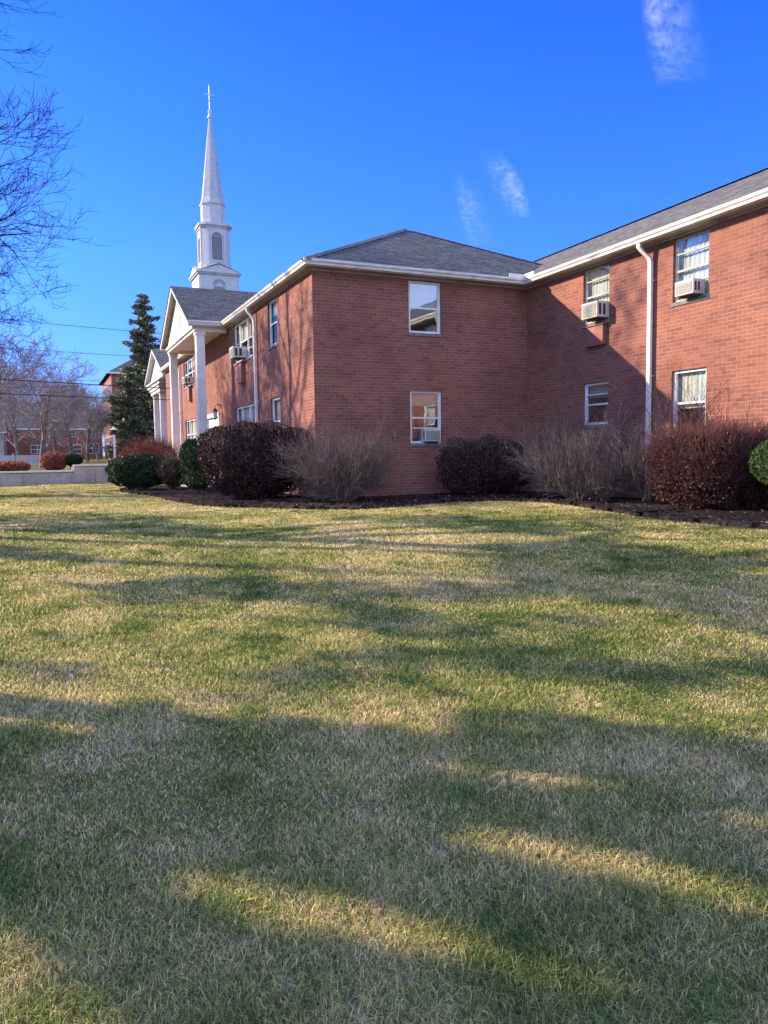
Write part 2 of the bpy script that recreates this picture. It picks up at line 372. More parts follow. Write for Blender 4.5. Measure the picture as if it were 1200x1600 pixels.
# mulch bed lofted between its edge in the lawn and the walls
edge = [(2.6,30.5),(2.3,28.0),(2.2,26.2),(2.75,23),(3.0,19.5),(3.3,17.6),(4.6,16.2),(6.0,14.9),(7.2,14.95),(8.3,15.1),(9.5,15.0),(10.1,14.2),(10.1,12.7),(9.8,10.9),(9.55,9.4),(9.9,8.0),(10.4,5)]
wallp = [(6.3,30.5),(6.3,28),(6.3,26),(6.3,23),(6.3,20.5),(6.3,18.8),(6.4,18.15),(7.2,18.1),(8.4,18.1),(9.6,18.1),(11.2,18.1),(12.6,17.5),(12.6,14),(12.6,11.6),(12.6,9.6),(12.6,8),(12.6,5)]
def loft_sheet(A, B, nu, nv, dz, rough=0.0, fade=True):
    A = np.array(A, float); B = np.array(B, float)
    ta = np.linspace(0, 1, len(A)); tt = np.linspace(0, 1, nu)
    a = np.stack([np.interp(tt, ta, A[:,k]) for k in (0,1)], 1); b = np.stack([np.interp(tt, ta, B[:,k]) for k in (0,1)], 1)
    a += rng.normal(size=a.shape)*.05
    s = np.linspace(0, 1, nv)[None,:,None]; P = a[:,None]*(1-s)+b[:,None]*s
    Z = H(P[...,0], P[...,1]) + dz + rng.random(P.shape[:2])*rough
    if fade: Z[:,0] -= dz*1.5+rough
    V = np.concatenate([P, Z[...,None]], -1).reshape(-1,3)
    i = (np.arange(nu-1)[:,None]*nv + np.arange(nv-1)[None]).ravel(); F = np.stack([i, i+1, i+nv+1, i+nv], 1)
    return V, F
V, F = loft_sheet(edge, wallp, 420, 50, .045, .045)
o = np_mesh('mulch_bed', V, np.full(len(F), 4), F.ravel(), M['mulch']); tag(o, 'dark mulch bed along the brick walls', kind='structure')
# ------------------------------------------------------------------ brick building
XL, YB, XR = 6.16, 18.0, 12.504
ZW = 6.13
def place(face):
    """(u, d, z) -> world; d is distance out of the wall"""
    if face == 'B': return lambda u, d, z: (u, YB-d, z)
    if face == 'A': return lambda u, d, z: (XL-d, u, z)
    if face == 'C': return lambda u, d, z: (XR-d, u, z)
    if isinstance(face, tuple) and face[0] == 'x': return lambda u, d, z: (face[1]-d, u, z)
    if isinstance(face, tuple) and face[0] == 'y': return lambda u, d, z: (u, face[1]-d, z)
def ubox(mb, T, u0, u1, d0, d1, z0, z1):
    mb.hexa([T(u0,d0,z0),T(u1,d0,z0),T(u1,d1,z0),T(u0,d1,z0),T(u0,d0,z1),T(u1,d0,z1),T(u1,d1,z1),T(u0,d1,z1)])
def wall(name, T, u0, u1, z0, z1, holes, m, parent, rev=.13, label=None):
    mb = MB()
    us = sorted({u0, u1} | {h[0] for h in holes} | {h[1] for h in holes}); zs = sorted({z0, z1} | {h[2] for h in holes} | {h[3] for h in holes})
    for a, b in zip(us, us[1:]):
        for c, d in zip(zs, zs[1:]):
            mu, mz = (a+b)/2, (c+d)/2
            if any(h[0] < mu < h[1] and h[2] < mz < h[3] for h in holes): continue
            mb.quad(T(a,0,c), T(b,0,c), T(b,0,d), T(a,0,d))
    for a, b, c, d in holes:
        mb.quad(T(a,0,c), T(a,-rev,c), T(a,-rev,d), T(a,0,d)); mb.quad(T(b,0,c), T(b,-rev,c), T(b,-rev,d), T(b,0,d))
        mb.quad(T(a,0,d), T(b,0,d), T(b,-rev,d), T(a,-rev,d)); mb.quad(T(a,0,c), T(b,0,c), T(b,-rev,c), T(a,-rev,c))
    return build(name, mb, m, parent, label)
def window(parent, T, u0, u1, z0, z1, lights=(1,), style='new', blind=.45, back='dark_room', mullions=False, label=None, sillm='sill', rails=(), blindm='blind'):
    """sash window set in a reveal: frame (window) > pane, sill, blind"""
    fm = M['frame'] if style == 'new' else M['frame_old']
    mb = MB(); D0, D1 = -.12, -.055; g = .0
    w = .058 if style == 'new' else .05
    ubox(mb, T, u0+.003, u0+w, D0, D1, z0+.035, z1-.003); ubox(mb, T, u1-w, u1-.003, D0, D1, z0+.035, z1-.003)
    ubox(mb, T, u0+w, u1-w, D0, D1, z1-w, z1-.003); ubox(mb, T, u0+w, u1-w, D0, D1, z0+.035, z0+.035+w)
    tot = sum(lights); x = u0; edges = [u0]
    for k in lights: x += (u1-u0)*k/tot; edges.append(x)
    for e in edges[1:-1]: ubox(mb, T, e-.035, e+.035, D0+.002, D1-.002, z0+.035+w, z1-w)
    zm = (z0+z1)/2
    for a, b in zip(edges, edges[1:]):
        a2 = a+(w if a == u0 else .035); b2 = b-(w if b == u1 else .035)
        ubox(mb, T, a2, b2, D0+.004, D1-.012, zm-.022, zm+.022)
        for rz in rails: ubox(mb, T, a2, b2, D0+.006, D1-.006, rz-.012, rz+.012)
        # sash stiles
        for s0, s1 in ((a2, a2+.022), (b2-.022, b2)): ubox(mb, T, s0, s1, D0+.006, D1-.018, z0+.035+w, z1-w)
    f = build('window', mb, fm, parent, label)
    mb = MB(); mb.quad(T(u0+w,-.095,z0+.035+w), T(u1-w,-.095,z0+.035+w), T(u1-w,-.095,zm), T(u0+w,-.095,zm))
    mb.quad(T(u0+w,-.085,zm), T(u1-w,-.085,zm), T(u1-w,-.085,z1-w), T(u0+w,-.085,z1-w)); build('pane', mb, M['glass_clear' if blindm == 'curtain' else 'glass'], f)
    mb = MB(); ubox(mb, T, u0-.02, u1+.02, -.125, .025, z0-.045, z0+.032); build('sill', mb, M[sillm], f)
    mb = MB(); mb.quad(T(u0,-.45,z0), T(u1,-.45,z0), T(u1,-.45,z1), T(u0,-.45,z1))
    for e in (u0, u1): mb.quad(T(e,-.131,z0), T(e,-.45,z0), T(e,-.45,z1), T(e,-.131,z1))
    for e in (z0, z1): mb.quad(T(u0,-.131,e), T(u1,-.131,e), T(u1,-.45,e), T(u0,-.45,e))
    build('room_recess', mb, M[back], f)
    if blind > 0:
        zb = z1-(z1-z0)*blind; mb = MB(); n = max(3, int((z1-zb)/.05))
        if blindm == 'blind':
            for k in range(n):
                a = zb+(z1-zb)*k/n; b = zb+(z1-zb)*(k+.94)/n
                mb.quad(T(u0+.03,-.16,a), T(u1-.03,-.16,a), T(u1-.03,-.15,b), T(u0+.03,-.15,b))
        else:
            k = 24
            for i in range(k):
                a = u0+.02+(u1-u0-.04)*i/k; b = u0+.02+(u1-u0-.04)*(i+1)/k
                da, db = -.17+.012*math.sin(i*1.9), -.17+.012*math.sin((i+1)*1.9)
                mb.quad(T(a,da,zb), T(b,db,zb), T(b,db,z1), T(a,da,z1))
        build('blind', mb, M[blindm], f)
    return f
bld = root('apartment_building', 'L-shaped two-storey red brick apartment building with grey shingle roof', 'building', (XL, YB, .3))
WA = [(21.13,22.10,4.70,6.05),(24.02,26.60,4.70,6.05),(21.05,22.02,1.85,3.22),(23.98,26.60,1.85,3.22),(29.35,31.85,.42,3.06),(34.35,37.15,4.72,5.98),(34.35,37.15,1.85,3.22)]
WB = [(8.80,9.76,4.67,6.05),(8.81,9.76,1.78,3.20)]
WC = [(14.62,15.58,4.68,6.05),(11.63,12.60,4.68,6.05),(14.62,15.56,2.17,3.24),(11.64,12.59,1.85,3.26)]
wall('wall', place('A'), YB, 43, 0, ZW, WA, M['brick'], bld, label='sunlit side wall facing left')
wall('wall', place('B'), XL, XR, 0, ZW, WB, M['brick'], bld, label='shaded end wall facing the lawn')
wall('wall', place('C'), 2, YB, 0, ZW, WC, M['brick'], bld, label='half sunlit wall of the right wing')
mb = MB(); mb.quad((XL,43,0),(16,43,0),(16,43,ZW),(XL,43,ZW)); mb.quad((16,43,0),(16,18,0),(16,18,ZW),(16,43,ZW))
mb.quad((XR,2,0),(20,2,0),(20,2,ZW),(XR,2,ZW)); mb.quad((20,2,0),(20,26,0),(20,26,ZW),(20,2,ZW)); mb.quad((20,26,0),(16,26,0),(16,26,ZW),(20,26,ZW))
build('wall', mb, M['brick'], bld)
# roofs (slope 1:2)
zr = 6.255; mb = MB(); x0, x1, y0, y1 = 5.86, 16.24, 17.63, 43.35; xm = (x0+x1)/2; r = xm-x0; zp = zr+.5*r
mb.poly([(x0,y0,zr),(x1,y0,zr),(xm,y0+r,zp)])
mb.quad((x0,y0,zr),(xm,y0+r,zp),(xm,y1-r,zp),(x0,y1,zr)); mb.quad((x1,y0,zr),(x1,y1,zr),(xm,y1-r,zp),(xm,y0+r,zp))
mb.poly([(x1,y1,zr),(x0,y1,zr),(xm,y1-r,zp)])
build('roof', mb, M['shingle'], bld, label='hipped shingle roof over the left block')
mb = MB(); X0, X1, Y0, Y1 = 12.15, 20.13, 1.7, 26.3; XM = (X0+X1)/2; ZP = zr+.5*(XM-X0)
mb.quad((X0,Y0,zr),(XM,Y0,ZP),(XM,Y1,ZP),(X0,Y1,zr)); mb.quad((X1,Y0,zr),(X1,Y1,zr),(XM,Y1,ZP),(XM,Y0,ZP))
mb.poly([(X0,Y0+.3,zr),(X1,Y0+.3,zr),(XM,Y0+.3,ZP)])
build('roof', mb, M['shingle'], bld, label='gabled shingle roof over the right wing')
# hip and ridge caps
def caps(a, b, w=.16, step=.2):
    mb = MB(); a = Vector(a); b = Vector(b); d = b-a; L = d.length; d.normalize(); s = d.cross(Vector((0,0,1))).normalized()
    n = int(L/step)
    for k in range(n):
        p = a+d*(k*step); q = a+d*(k*step+step*1.12); lift = Vector((0,0,.022)); lo = Vector((0,0,.008))
        drop = Vector((0,0,-w*.36))
        for sg in (-1, 1):
            mb.quad(p+lift, q+lo, q+lo+s*w*sg+drop, p+lift+s*w*sg+drop)
        mb.quad(p+lift, p+lift+s*w+drop, p+s*w+drop, p)
        mb.quad(p+lift, p+lift-s*w+drop, p-s*w+drop, p)
    return mb
mb = caps((x0,y0,zr+.01), (xm,y0+r,zp+.01)); m2 = caps((x1-.0,y0,zr+.01), (xm,y0+r,zp+.01)); m3 = caps((XM,Y0,ZP+.01), (XM,Y1,ZP+.01)); m4 = caps((xm,y0+r,zp+.01), (xm,y1-r,zp+.01))
for q in (m2, m3, m4):
    n = len(mb.v); mb.v += q.v; mb.f += [tuple(i+n for i in f) for f in q.f]
cm = shingle_mat('ridge_cap_shingle', (.15,.15,.145), (.09,.09,.09), 5, 5)
build('ridge_caps', mb, cm, bld)
# gutters: K profile swept with mitred ends; o = distance out of the fascia line
PROF = [(0,6.13),(.075,6.135),(.088,6.185),(.118,6.215),(.122,6.268),(.108,6.276),(.103,6.262),(.105,6.225),(.02,6.20)]
fA, fB, fC = 5.955, 17.725, 12.245
def gutter(pts_of_o, name='gutter', label=None):
    mb = MB(); A = [pts_of_o(o_)[0]+(z,) for o_, z in PROF]; B = [pts_of_o(o_)[1]+(z,) for o_, z in PROF]
    for i in range(len(PROF)-1): mb.quad(A[i], B[i], B[i+1], A[i+1])
    return build(name, mb, M['gutter'], bld, label)
PY0, PY1 = 27.25, 34.1     # portico gutter lines
gutter(lambda o_: ((fA-o_, fB-o_), (fA-o_, PY0)))
gutter(lambda o_: ((fA-o_, PY1), (fA-o_, 43.3)))
gutter(lambda o_: ((fA-o_, fB-o_), (fC-o_, fB-o_)))
gutter(lambda o_: ((fC-o_, 1.7), (fC-o_, fB-o_)))
# fascia + soffit + frieze
mb = MB(); mb.box(fA-.0, fA+.02, fB+.0, 43.3, 6.12, 6.25); mb.box(fA+.02, fC-.0, fB, fB+.02, 6.12, 6.25); mb.box(fC, fC+.02, 1.7, fB, 6.12, 6.25)
build('fascia', mb, M['white'], bld)
mb = MB(); mb.box(fA+.021, XL+.1, fB+.021, 43.3, 6.122, 6.15); mb.box(XL+.1, fC+.02, fB+.021, YB+.1, 6.122, 6.15); mb.box(fC+.021, XR+.1, 1.7, YB+.1, 6.122, 6.15)
build('soffit', mb, M['soffit'], bld)
mb = MB(); mb.box(XL-.03, XL+.03, YB-.03, 43, 6.07, 6.121); mb.box(XL+.03, XR-.03, YB-.032, YB+.03, 6.07, 6.121); mb.box(XR-.032, XR+.03, 2, YB+.03, 6.07, 6.121)
build('frieze', mb, M['soffit'], bld)
# splash guards in the inner corner of the gutter
mb = MB(); xg, yg = fC-.115, fB-.115; mb.box(xg-.48, xg-.01, yg, yg+.012, 6.26, 6.37); mb.box(xg-.012, xg, yg-.45, yg-.0, 6.26, 6.37)
build('splash_guard', mb, M['white'], bld)
def downpipe(T, u, zb, dg, side=-1):
    mb = MB(); w = .048
    off = side*.16
    path = [(u+off, dg, 6.15), (u+off, dg, 6.05), (u+off*.8, dg-.05, 5.97), (u+off*.1, .10, 5.80), (u, .075, 5.70), (u, .075, zb)]
    n0 = len(mb.v)
    for i, (a, d, z) in enumerate(path):
        for du, dd in ((-w,-.035),(w,-.035),(w,.035),(-w,.035)): mb.v.append(T(a+du, d+dd, z))
    for i in range(len(path)-1):
        for j in range(4):
            k = (j+1) % 4; mb.f.append((n0+i*4+j, n0+i*4+k, n0+(i+1)*4+k, n0+(i+1)*4+j))
    for z in (1.2, 3.2, 5.3): ubox(mb, T, u-w-.004, u+w+.004, -.005, .114, z, z+.03)
    # flared shoe
    mb.hexa([T(u-w,.04,zb+.03),T(u+w,.04,zb+.03),T(u+w,.11,zb+.03),T(u-w,.11,zb+.03),T(u-w-.02,.03,zb-.18),T(u+w+.02,.03,zb-.18),T(u+w+.02,.2,zb-.18),T(u-w-.02,.2,zb-.18)])
    return build('downpipe', mb, M['white'], bld)
downpipe(place('C'), 13.19, .55, .28, side=.9)
downpipe(place('A'), 23.42, .5, .24, side=1.2)
downpipe(place('A'), 38.0, .5, .24, side=1)
# windows
TA, TB, TC = place('A'), place('B'), place('C')
window(bld, TB, *WB[0], blind=.52, style='new', label='upper window of the shaded end wall')
window(bld, TB, *WB[1], blind=.27, style='new', label='lower window of the shaded end wall', rails=(2.22,))
window(bld, TC, *WC[0], blind=1, style='old', rails=(5.75,5.05), blindm='curtain')
window(bld, TC, *WC[1], blind=1, style='old', rails=(5.72,5.08), blindm='curtain')
window(bld, TC, *WC[2], blind=.34, style='new', rails=(2.95,))
window(bld, TC, *WC[3], blind=.58, style='new', blindm='curtain')
window(bld, TA, *WA[0], blind=.3, style='new', blindm='curtain')
window(bld, TA, *WA[1], lights=(1,1.4,1), blind=.45, style='new', rails=(5.05,), blindm='curtain')
window(bld, TA, *WA[2], blind=.6, style='new', blindm='curtain')
window(bld, TA, *WA[3], lights=(1,1.4,1), blind=.8, style='new', blindm='curtain')
window(bld, TA, *WA[5], lights=(1,1.4,1), blind=.3, style='new', blindm='curtain')
window(bld, TA, *WA[6], lights=(1,1.4,1), blind=.8, style='new', blindm='curtain')
# entrance: door with sidelight and solid head panel
a, b, c, d = WA[4]; mb = MB()
ubox(mb, TA, a-.08, b+.08, .0, .05, d-.0, d+.16); ubox(mb, TA, a-.08, a+.06, -.12, .035, c, d-.0); ubox(mb, TA, b-.06, b+.08, -.12, .035, c, d)
ubox(mb, TA, a+.06, b-.06, -.12, -.06, 2.35, d); ubox(mb, TA, a+1.0, a+1.1, -.12, -.05, c, 2.35); ubox(mb, TA, a+.06, a+1.0, -.12, -.06, c, 1.0)
ubox(mb, TA, a+.50, a+.56, -.12, -.055, 1.0, 2.35)
dr = build('door_surround', mb, M['frame'], bld, label='white entrance surround under the portico')
mb = MB(); mb.quad(TA(a+.06,-.1,1.0), TA(a+1.0,-.1,1.0), TA(a+1.0,-.1,2.35), TA(a+.06,-.1,2.35)); build('pane', mb, M['glass'], dr)
mb = MB(); ubox(mb, TA, a+1.12, b-.08, -.12, -.08, c, 2.34); build('door', mb, M['white'], dr)
mb = MB(); mb.quad(TA(a,-.3,c), TA(b,-.3,c), TA(b,-.3,d), TA(a,-.3,d)); build('room_recess', mb, M['curtain'], dr)
# wall lantern beside the entrance
mb = MB(); lx, ly, lz = XL-.24, 28.95, 3.0
mb.tube([(XL,ly,lz+.42),(XL-.14,ly,lz+.5),(lx,ly,lz+.42),(lx,ly,lz+.30)], .014, 6); mb.lathe(lx, ly, [(.02,lz+.34),(.12,lz+.24),(.13,lz+.22),(.10,lz+.215)], 8)
mb.lathe(lx, ly, [(.0,lz-.10),(.05,lz-.07),(.06,lz-.05),(.05,lz-.04)], 8); mb.box(XL-.02, XL, ly-.06, ly+.06, lz+.32, lz+.5)
for q in range(4):
    an = math.pi/4+q*math.pi/2; mb.tube([(lx+.05*math.cos(an),ly+.05*math.sin(an),lz-.05),(lx+.1*math.cos(an),ly+.1*math.sin(an),lz+.22)], .008, 4)
wl = build('wall_lantern', mb, M['black'], bld); mb = MB(); mb.lathe(lx, ly, [(.045,lz-.045),(.09,lz+.215)], 8); build('lantern_glass', mb, M['lampglass'], wl)
# portico
PX = 4.93; py0, py1 = 27.42, 33.95; zb = 5.95
def column(x0_, y0_, w, z0, z1, parent, m='column'):
    mb = MB(); mb.box(x0_, x0_+w, y0_, y0_+w, z0+.18, z1-.12)
    mb.box(x0_-.03, x0_+w+.03, y0_-.03, y0_+w+.03, z1-.12, z1-.001); mb.box(x0_-.04, x0_+w+.04, y0_-.04, y0_+w+.04, z0, z0+.18)
    return build('column', mb, M[m], parent, bevel=.008)
column(5.03, 27.47, .30, .3, zb, bld); column(5.03, 33.62, .30, .3, zb, bld)
mb = MB(); mb.box(PX+.03, PX+.06+.30, py0, py1, zb, 6.12); mb.box(PX+.361, XL-.04, py0, py0+.32, zb, 6.12); mb.box(PX+.361, XL-.04, py1-.32, py1, zb, 6.12)
build('portico_beam', mb, M['column'], bld)
mb = MB(); mb.box(PX+.361, XL-.031, py0+.32, py1-.32, 6.06, 6.12); build('portico_ceiling', mb, M['white'], bld)
pm = (py0+py1)/2; half = (py1-py0)/2+.25; ap = 6.26+.53*half
mb = MB(); mb.poly([(PX+.02, py0+.05, 6.12),(PX+.02, py1-.05, 6.12),(PX+.02, pm, ap-.17)]); build('pediment', mb, M['siding'], bld)
mb = MB(); mb.box(PX-.04, PX+.03, py0-.0, py1, 6.06, 6.16); build('pediment_trim', mb, M['white'], bld)
# rake boards (overhang) and roof of the portico
def prism_rake(mb, ya, za, yb, zb_, xa, xb, th):
    mb.hexa([(xa,ya,za-th),(xb,ya,za-th),(xb,yb,zb_-th),(xa,yb,zb_-th),(xa,ya,za),(xb,ya,za),(xb,yb,zb_),(xa,yb,zb_)])
mb = MB(); prism_rake(mb, pm-half, 6.255, pm, ap, PX-.22, PX-.19, .15); prism_rake(mb, pm+half, 6.255, pm, ap, PX-.22, PX-.19, .15)
build('rake_board', mb, M['white'], bld)
mb = MB(); prism_rake(mb, pm-half+.02, 6.19, pm, ap-.09, PX-.189, PX+.05, .03); prism_rake(mb, pm+half-.02, 6.19, pm, ap-.09, PX-.189, PX+.05, .03)
build('rake_soffit', mb, M['soffit'], bld)
mb = MB(); prism_rake(mb, pm-half-.04, 6.258, pm, ap+.025, PX-.25, 8.6, .02); prism_rake(mb, pm+half+.04, 6.258, pm, ap+.025, PX-.25, 8.6, .02)
build('roof', mb, M['shingle'], bld, label='small gabled roof over the portico')
for yy, sg in ((pm-half+.03, -1), (pm+half-.03, 1)):
    mb = MB(); A = [(PX-.2, yy+sg*o_, z) for o_, z in PROF]; B = [(5.90, yy+sg*o_, z) for o_, z in PROF]
    for i in range(len(PROF)-1): mb.quad(A[i], B[i], B[i+1], A[i+1])
    build('gutter', mb, M['gutter'], bld); mb = MB()
    mb.box(PX-.2, 6.0, min(yy, yy-sg*.03), max(yy, yy-sg*.03), 6.1, 6.25); mb.box(PX-.18, 5.95, min(yy-sg*.031, yy-sg*.3), max(yy-sg*.031, yy-sg*.3), 6.125, 6.14)
    build('fascia', mb, M['white'], bld)
# step / slab under the portico
mb = MB(); mb.box(4.6, 6.15, 27.2, 34.2, .1, .44); build('porch_slab', mb, M['concrete'], bld)
# ------------------------------------------------------------------ window air conditioners and their boxes
def air_conditioner(T, u0, u1, d, z0, z1, label, wallbase, vents='side'):
    c = T((u0+u1)/2, d/2, z0); r = root('air_conditioner', label, 'air conditioner', c, 'window air conditioners')
    mb = MB(); ubox(mb, T, u0, u1, -.1, d, z0, z1); build('casing', mb, M['ac_white'], r, bevel=.012)
    mb = MB(); ubox(mb, T, u0+.03, u1-.03, d-.001, d+.004, z0+.03, z1-.04)
    n = 9
    for k in range(n): z = z0+.045+(z1-z0-.1)*k/n; ubox(mb, T, u0+.035, u1-.035, d+.004, d+.012, z, z+(z1-z0-.1)/n*.5)
    build('grille', mb, M['ac_grille'], r)
    for side, uu in ((-1, u0), (1, u1)):
        for dd in (.25, .62):
            mb = MB()
            q0, q1 = d*dd, d*(dd+.22)
            ubox(mb, T, min(uu, uu+side*.003), max(uu, uu+side*.003), q0, q1, z0+.06, z1-.06); build('side_vent', mb, M['ac_dark'], r)
    mb = MB(); ubox(mb, T, u0+.06, u1-.06, .03, d*.7, z0-.035, z0-.003); build('bracket', mb, M['ac_dark'], r)
    return r
air_conditioner(TC, 14.65, 15.22, .34, 4.76, 5.14, 'beige air conditioner in the upper window left of the tall downpipe', None)
air_conditioner(TC, 11.80, 12.30, .24, 4.77, 5.07, 'air conditioner in the upper window right of the tall downpipe', None)
air_conditioner(TB, 9.18, 9.66, .12, 1.86, 2.19, 'small white air conditioner in the lower window of the shaded end wall', None)
air_conditioner(TA, 25.0, 25.55, .40, 4.78, 5.14, 'air conditioner in the triple window beside the near portico column', None)
air_conditioner(TA, 34.95, 35.55, .36, 4.80, 5.10, 'air conditioner seen between the two portico columns', None)
def redbox(T, u0, u1, d, z0, z1, label):
    r = root('support_box', label, 'support box', T((u0+u1)/2, 0, z0), 'red boxes under air conditioners')
    mb = MB(); ubox(mb, T, u0, u1, .002, d, z0, z1); build('box', mb, M['redbox'], r)
    mb = MB(); ubox(mb, T, u0-.04, u1+.04, .002, d+.03, z1+.001, z1+.015); build('flange', mb, M['redbox'], r); mb = MB(); ubox(mb, T, u0-.02, u1+.02, .002, d+.015, z0-.018, z0-.002); build('flange', mb, M['redbox'], r)
redbox(TC, 14.70, 15.38, .12, 4.14, 4.60, 'red sheet-metal box on the right wing wall under an air conditioner')
redbox(TA, 25.05, 25.55, .14, 3.98, 4.62, 'red box below the triple window air conditioner near the left downpipe')
redbox(TA, 35.1, 35.55, .14, 4.05, 4.68, 'red box below the air conditioner between the portico columns')
# side panels beside the small AC
# ------------------------------------------------------------------ second building with a white portico
b2 = root('apartment_building', 'farther brick building with a white pedimented portico behind the columns', 'building', (8, 46, .8))
mb = MB(); mb.box(8, 14, 45.5, 58, .5, 6.2); build('wall', mb, M['brick_far'], b2)
mb = MB(); mb.quad((7.6,45.1,6.3),(11,45.1,8.0),(11,58.4,8.0),(7.6,58.4,6.3)); mb.quad((14.4,45.1,6.3),(14.4,58.4,6.3),(11,58.4,8.0),(11,45.1,8.0)); mb.poly([(7.6,45.1,6.3),(14.4,45.1,6.3),(11,45.1,8.0)])
build('roof', mb, M['shingle'], b2)
for yy in (50.6, 53.6): 
    column(6.85, yy, .38, .6, 5.62, b2)
mb = MB(); mb.box(6.75, 8, 49.9, 54.4, 5.62, 5.85); mb.box(6.68, 8, 49.8, 54.5, 5.85, 6.05); mb.box(6.60, 8, 49.0, 54.9, 6.05, 6.25)
mb.box(6.50, 8, 46.6, 55.1, 6.251, 6.38); build('entablature', mb, M['church'], b2)
mb = MB(); mb.poly([(6.75,47,6.38),(6.75,54.8,6.38),(6.75,50.85,8.1)]); build('pediment', mb, M['siding'], b2)
mb = MB()
for ya in (46.5, 55.2): prism_rake(mb, ya, 6.52, 50.85, 8.35, 6.45, 6.95, .17)
build('rake_board', mb, M['church'], b2)
mb = MB()
for ya in (46.4, 55.3): prism_rake(mb, ya, 6.54, 50.85, 8.40, 6.44, 10.5, .02)
build('roof', mb, M['shingle'], b2, label='dark roof of the far portico')
mb = MB(); mb.box(7.9, 8.02, 51.5, 52.6, .8, 3.1); build('door', mb, M['church'], b2)
# ------------------------------------------------------------------ church steeple
ch = root('church_steeple', 'tall white church steeple with louvred belfry and cross rising behind the portico', 'steeple', (14.95, 71.3, .9))
CX, CY = 14.95, 71.3
def oct_prof(mb, w, c, z0, z1, w1=None, c1=None):
    w1 = w if w1 is None else w1; c1 = c if c1 is None else c1
    def ring(w, c, z): h = w/2; return [(CX-h+c,CY-h,z),(CX+h-c,CY-h,z),(CX+h,CY-h+c,z),(CX+h,CY+h-c,z),(CX+h-c,CY+h,z),(CX-h+c,CY+h,z),(CX-h,CY+h-c,z),(CX-h,CY-h+c,z)]
    a, b = ring(w, c, z0), ring(w1, c1, z1); n = len(mb.v); mb.v += a+b
    for i in range(8): j = (i+1) % 8; mb.f.append((n+i, n+j, n+8+j, n+8+i))
    mb.f.append(tuple(range(n+8, n+16))); mb.f.append(tuple(range(n, n+8))[::-1])
mb = MB(); oct_prof(mb, 3.6, .12, .9, 17.75); build('tower', mb, M['church'], ch)
mb = MB(); oct_prof(mb, 3.9, .15, 17.75, 17.88); oct_prof(mb, 4.1, .2, 17.88, 18.0)
for sx, sy in ((0,-1), (-1,0)):       # small pediments over each face of the tower
    if sy: mb.poly([(CX-1.9,CY-2.0,18.0),(CX+1.9,CY-2.0,18.0),(CX,CY-2.0,18.62)]); mb.quad((CX-1.95,CY-2.05,18.0),(CX,CY-2.05,18.72),(CX,CY-1.2,18.72),(CX-1.95,CY-1.2,18.0)); mb.quad((CX+1.95,CY-2.05,18.0),(CX,CY-2.05,18.72),(CX,CY-1.2,18.72),(CX+1.95,CY-1.2,18.0))
    else: mb.poly([(CX-2.0,CY-1.9,18.0),(CX-2.0,CY+1.9,18.0),(CX-2.0,CY,18.62)]); mb.quad((CX-2.05,CY-1.95,18.0),(CX-2.05,CY,18.72),(CX-1.2,CY,18.72),(CX-1.2,CY-1.95,18.0)); mb.quad((CX-2.05,CY+1.95,18.0),(CX-2.05,CY,18.72),(CX-1.2,CY,18.72),(CX-1.2,CY+1.95,18.0))
build('tower_cornice', mb, M['church'], ch)
mb = MB(); oct_prof(mb, 2.9, .45, 18.0, 18.75); oct_prof(mb, 2.62, .48, 18.75, 22.05)
for x_ in (-.80, .62): mb.box(CX+x_, CX+x_+.2, CY-1.36, CY-1.3, 18.8, 22.0)
mb.box(CX-1.36, CX-1.31, CY-.8, CY-.6, 18.8, 22.0); mb.box(CX-1.36, CX-1.31, CY+.6, CY+.8, 18.8, 22.0)
build('belfry', mb, M['church'], ch)
def arch_pts(w, z0, z1, n=10):
    r_ = w/2; p = [(-r_, z0), (r_, z0)]; zc = z1-r_
    return p + [(r_*math.cos(math.pi*k/n), zc+r_*math.sin(math.pi*k/n)) for k in range(n+1)]
mb = MB(); mb.poly([(CX+x_, CY-1.325, z) for x_, z in arch_pts(.92, 19.15, 21.6)]); mb.poly([(CX-1.325, CY+x_, z) for x_, z in arch_pts(.92, 19.15, 21.6)])
for k in range(14): mb.box(CX-.44, CX+.44, CY-1.37, CY-1.326, 19.2+.15*k, 19.24+.15*k); mb.box(CX-1.37, CX-1.326, CY-.44, CY+.44, 19.2+.15*k, 19.24+.15*k)
build('louvre', mb, M['louvre'], ch)
mb = MB()
for (w_, z0_, z1_) in ((1.12,19.0,21.72),):
    P1 = arch_pts(w_, z0_, z1_); P0 = arch_pts(.92, 19.15, 21.6)
    for i in range(len(P1)):
        j = (i+1) % len(P1)
        mb.quad((CX+P1[i][0],CY-1.39,P1[i][1]),(CX+P1[j][0],CY-1.39,P1[j][1]),(CX+P0[j][0],CY-1.39,P0[j][1]),(CX+P0[i][0],CY-1.39,P0[i][1]))
        mb.quad((CX+P1[i][0],CY-1.39,P1[i][1]),(CX+P1[j][0],CY-1.39,P1[j][1]),(CX+P1[j][0],CY-1.31,P1[j][1]),(CX+P1[i][0],CY-1.31,P1[i][1]))
build('louvre_trim', mb, M['church'], ch)
mb = MB(); oct_prof(mb, 2.8, .5, 22.05, 22.2); oct_prof(mb, 3.05, .52, 22.2, 22.42); oct_prof(mb, 3.05, .52, 22.42, 22.5, 2.5, .5); build('belfry_cornice', mb, M['church'], ch)
mb = MB(); oct_prof(mb, 2.05, .55, 22.5, 24.25); oct_prof(mb, 2.2, .6, 24.25, 24.4)
oct_prof(mb, 2.14, .6, 22.5, 22.62); build('lantern_stage', mb, M['church'], ch)
M['copper'] = shingle_mat('spire_slate', (.46,.48,.53), (.37,.39,.44), .3, .22)
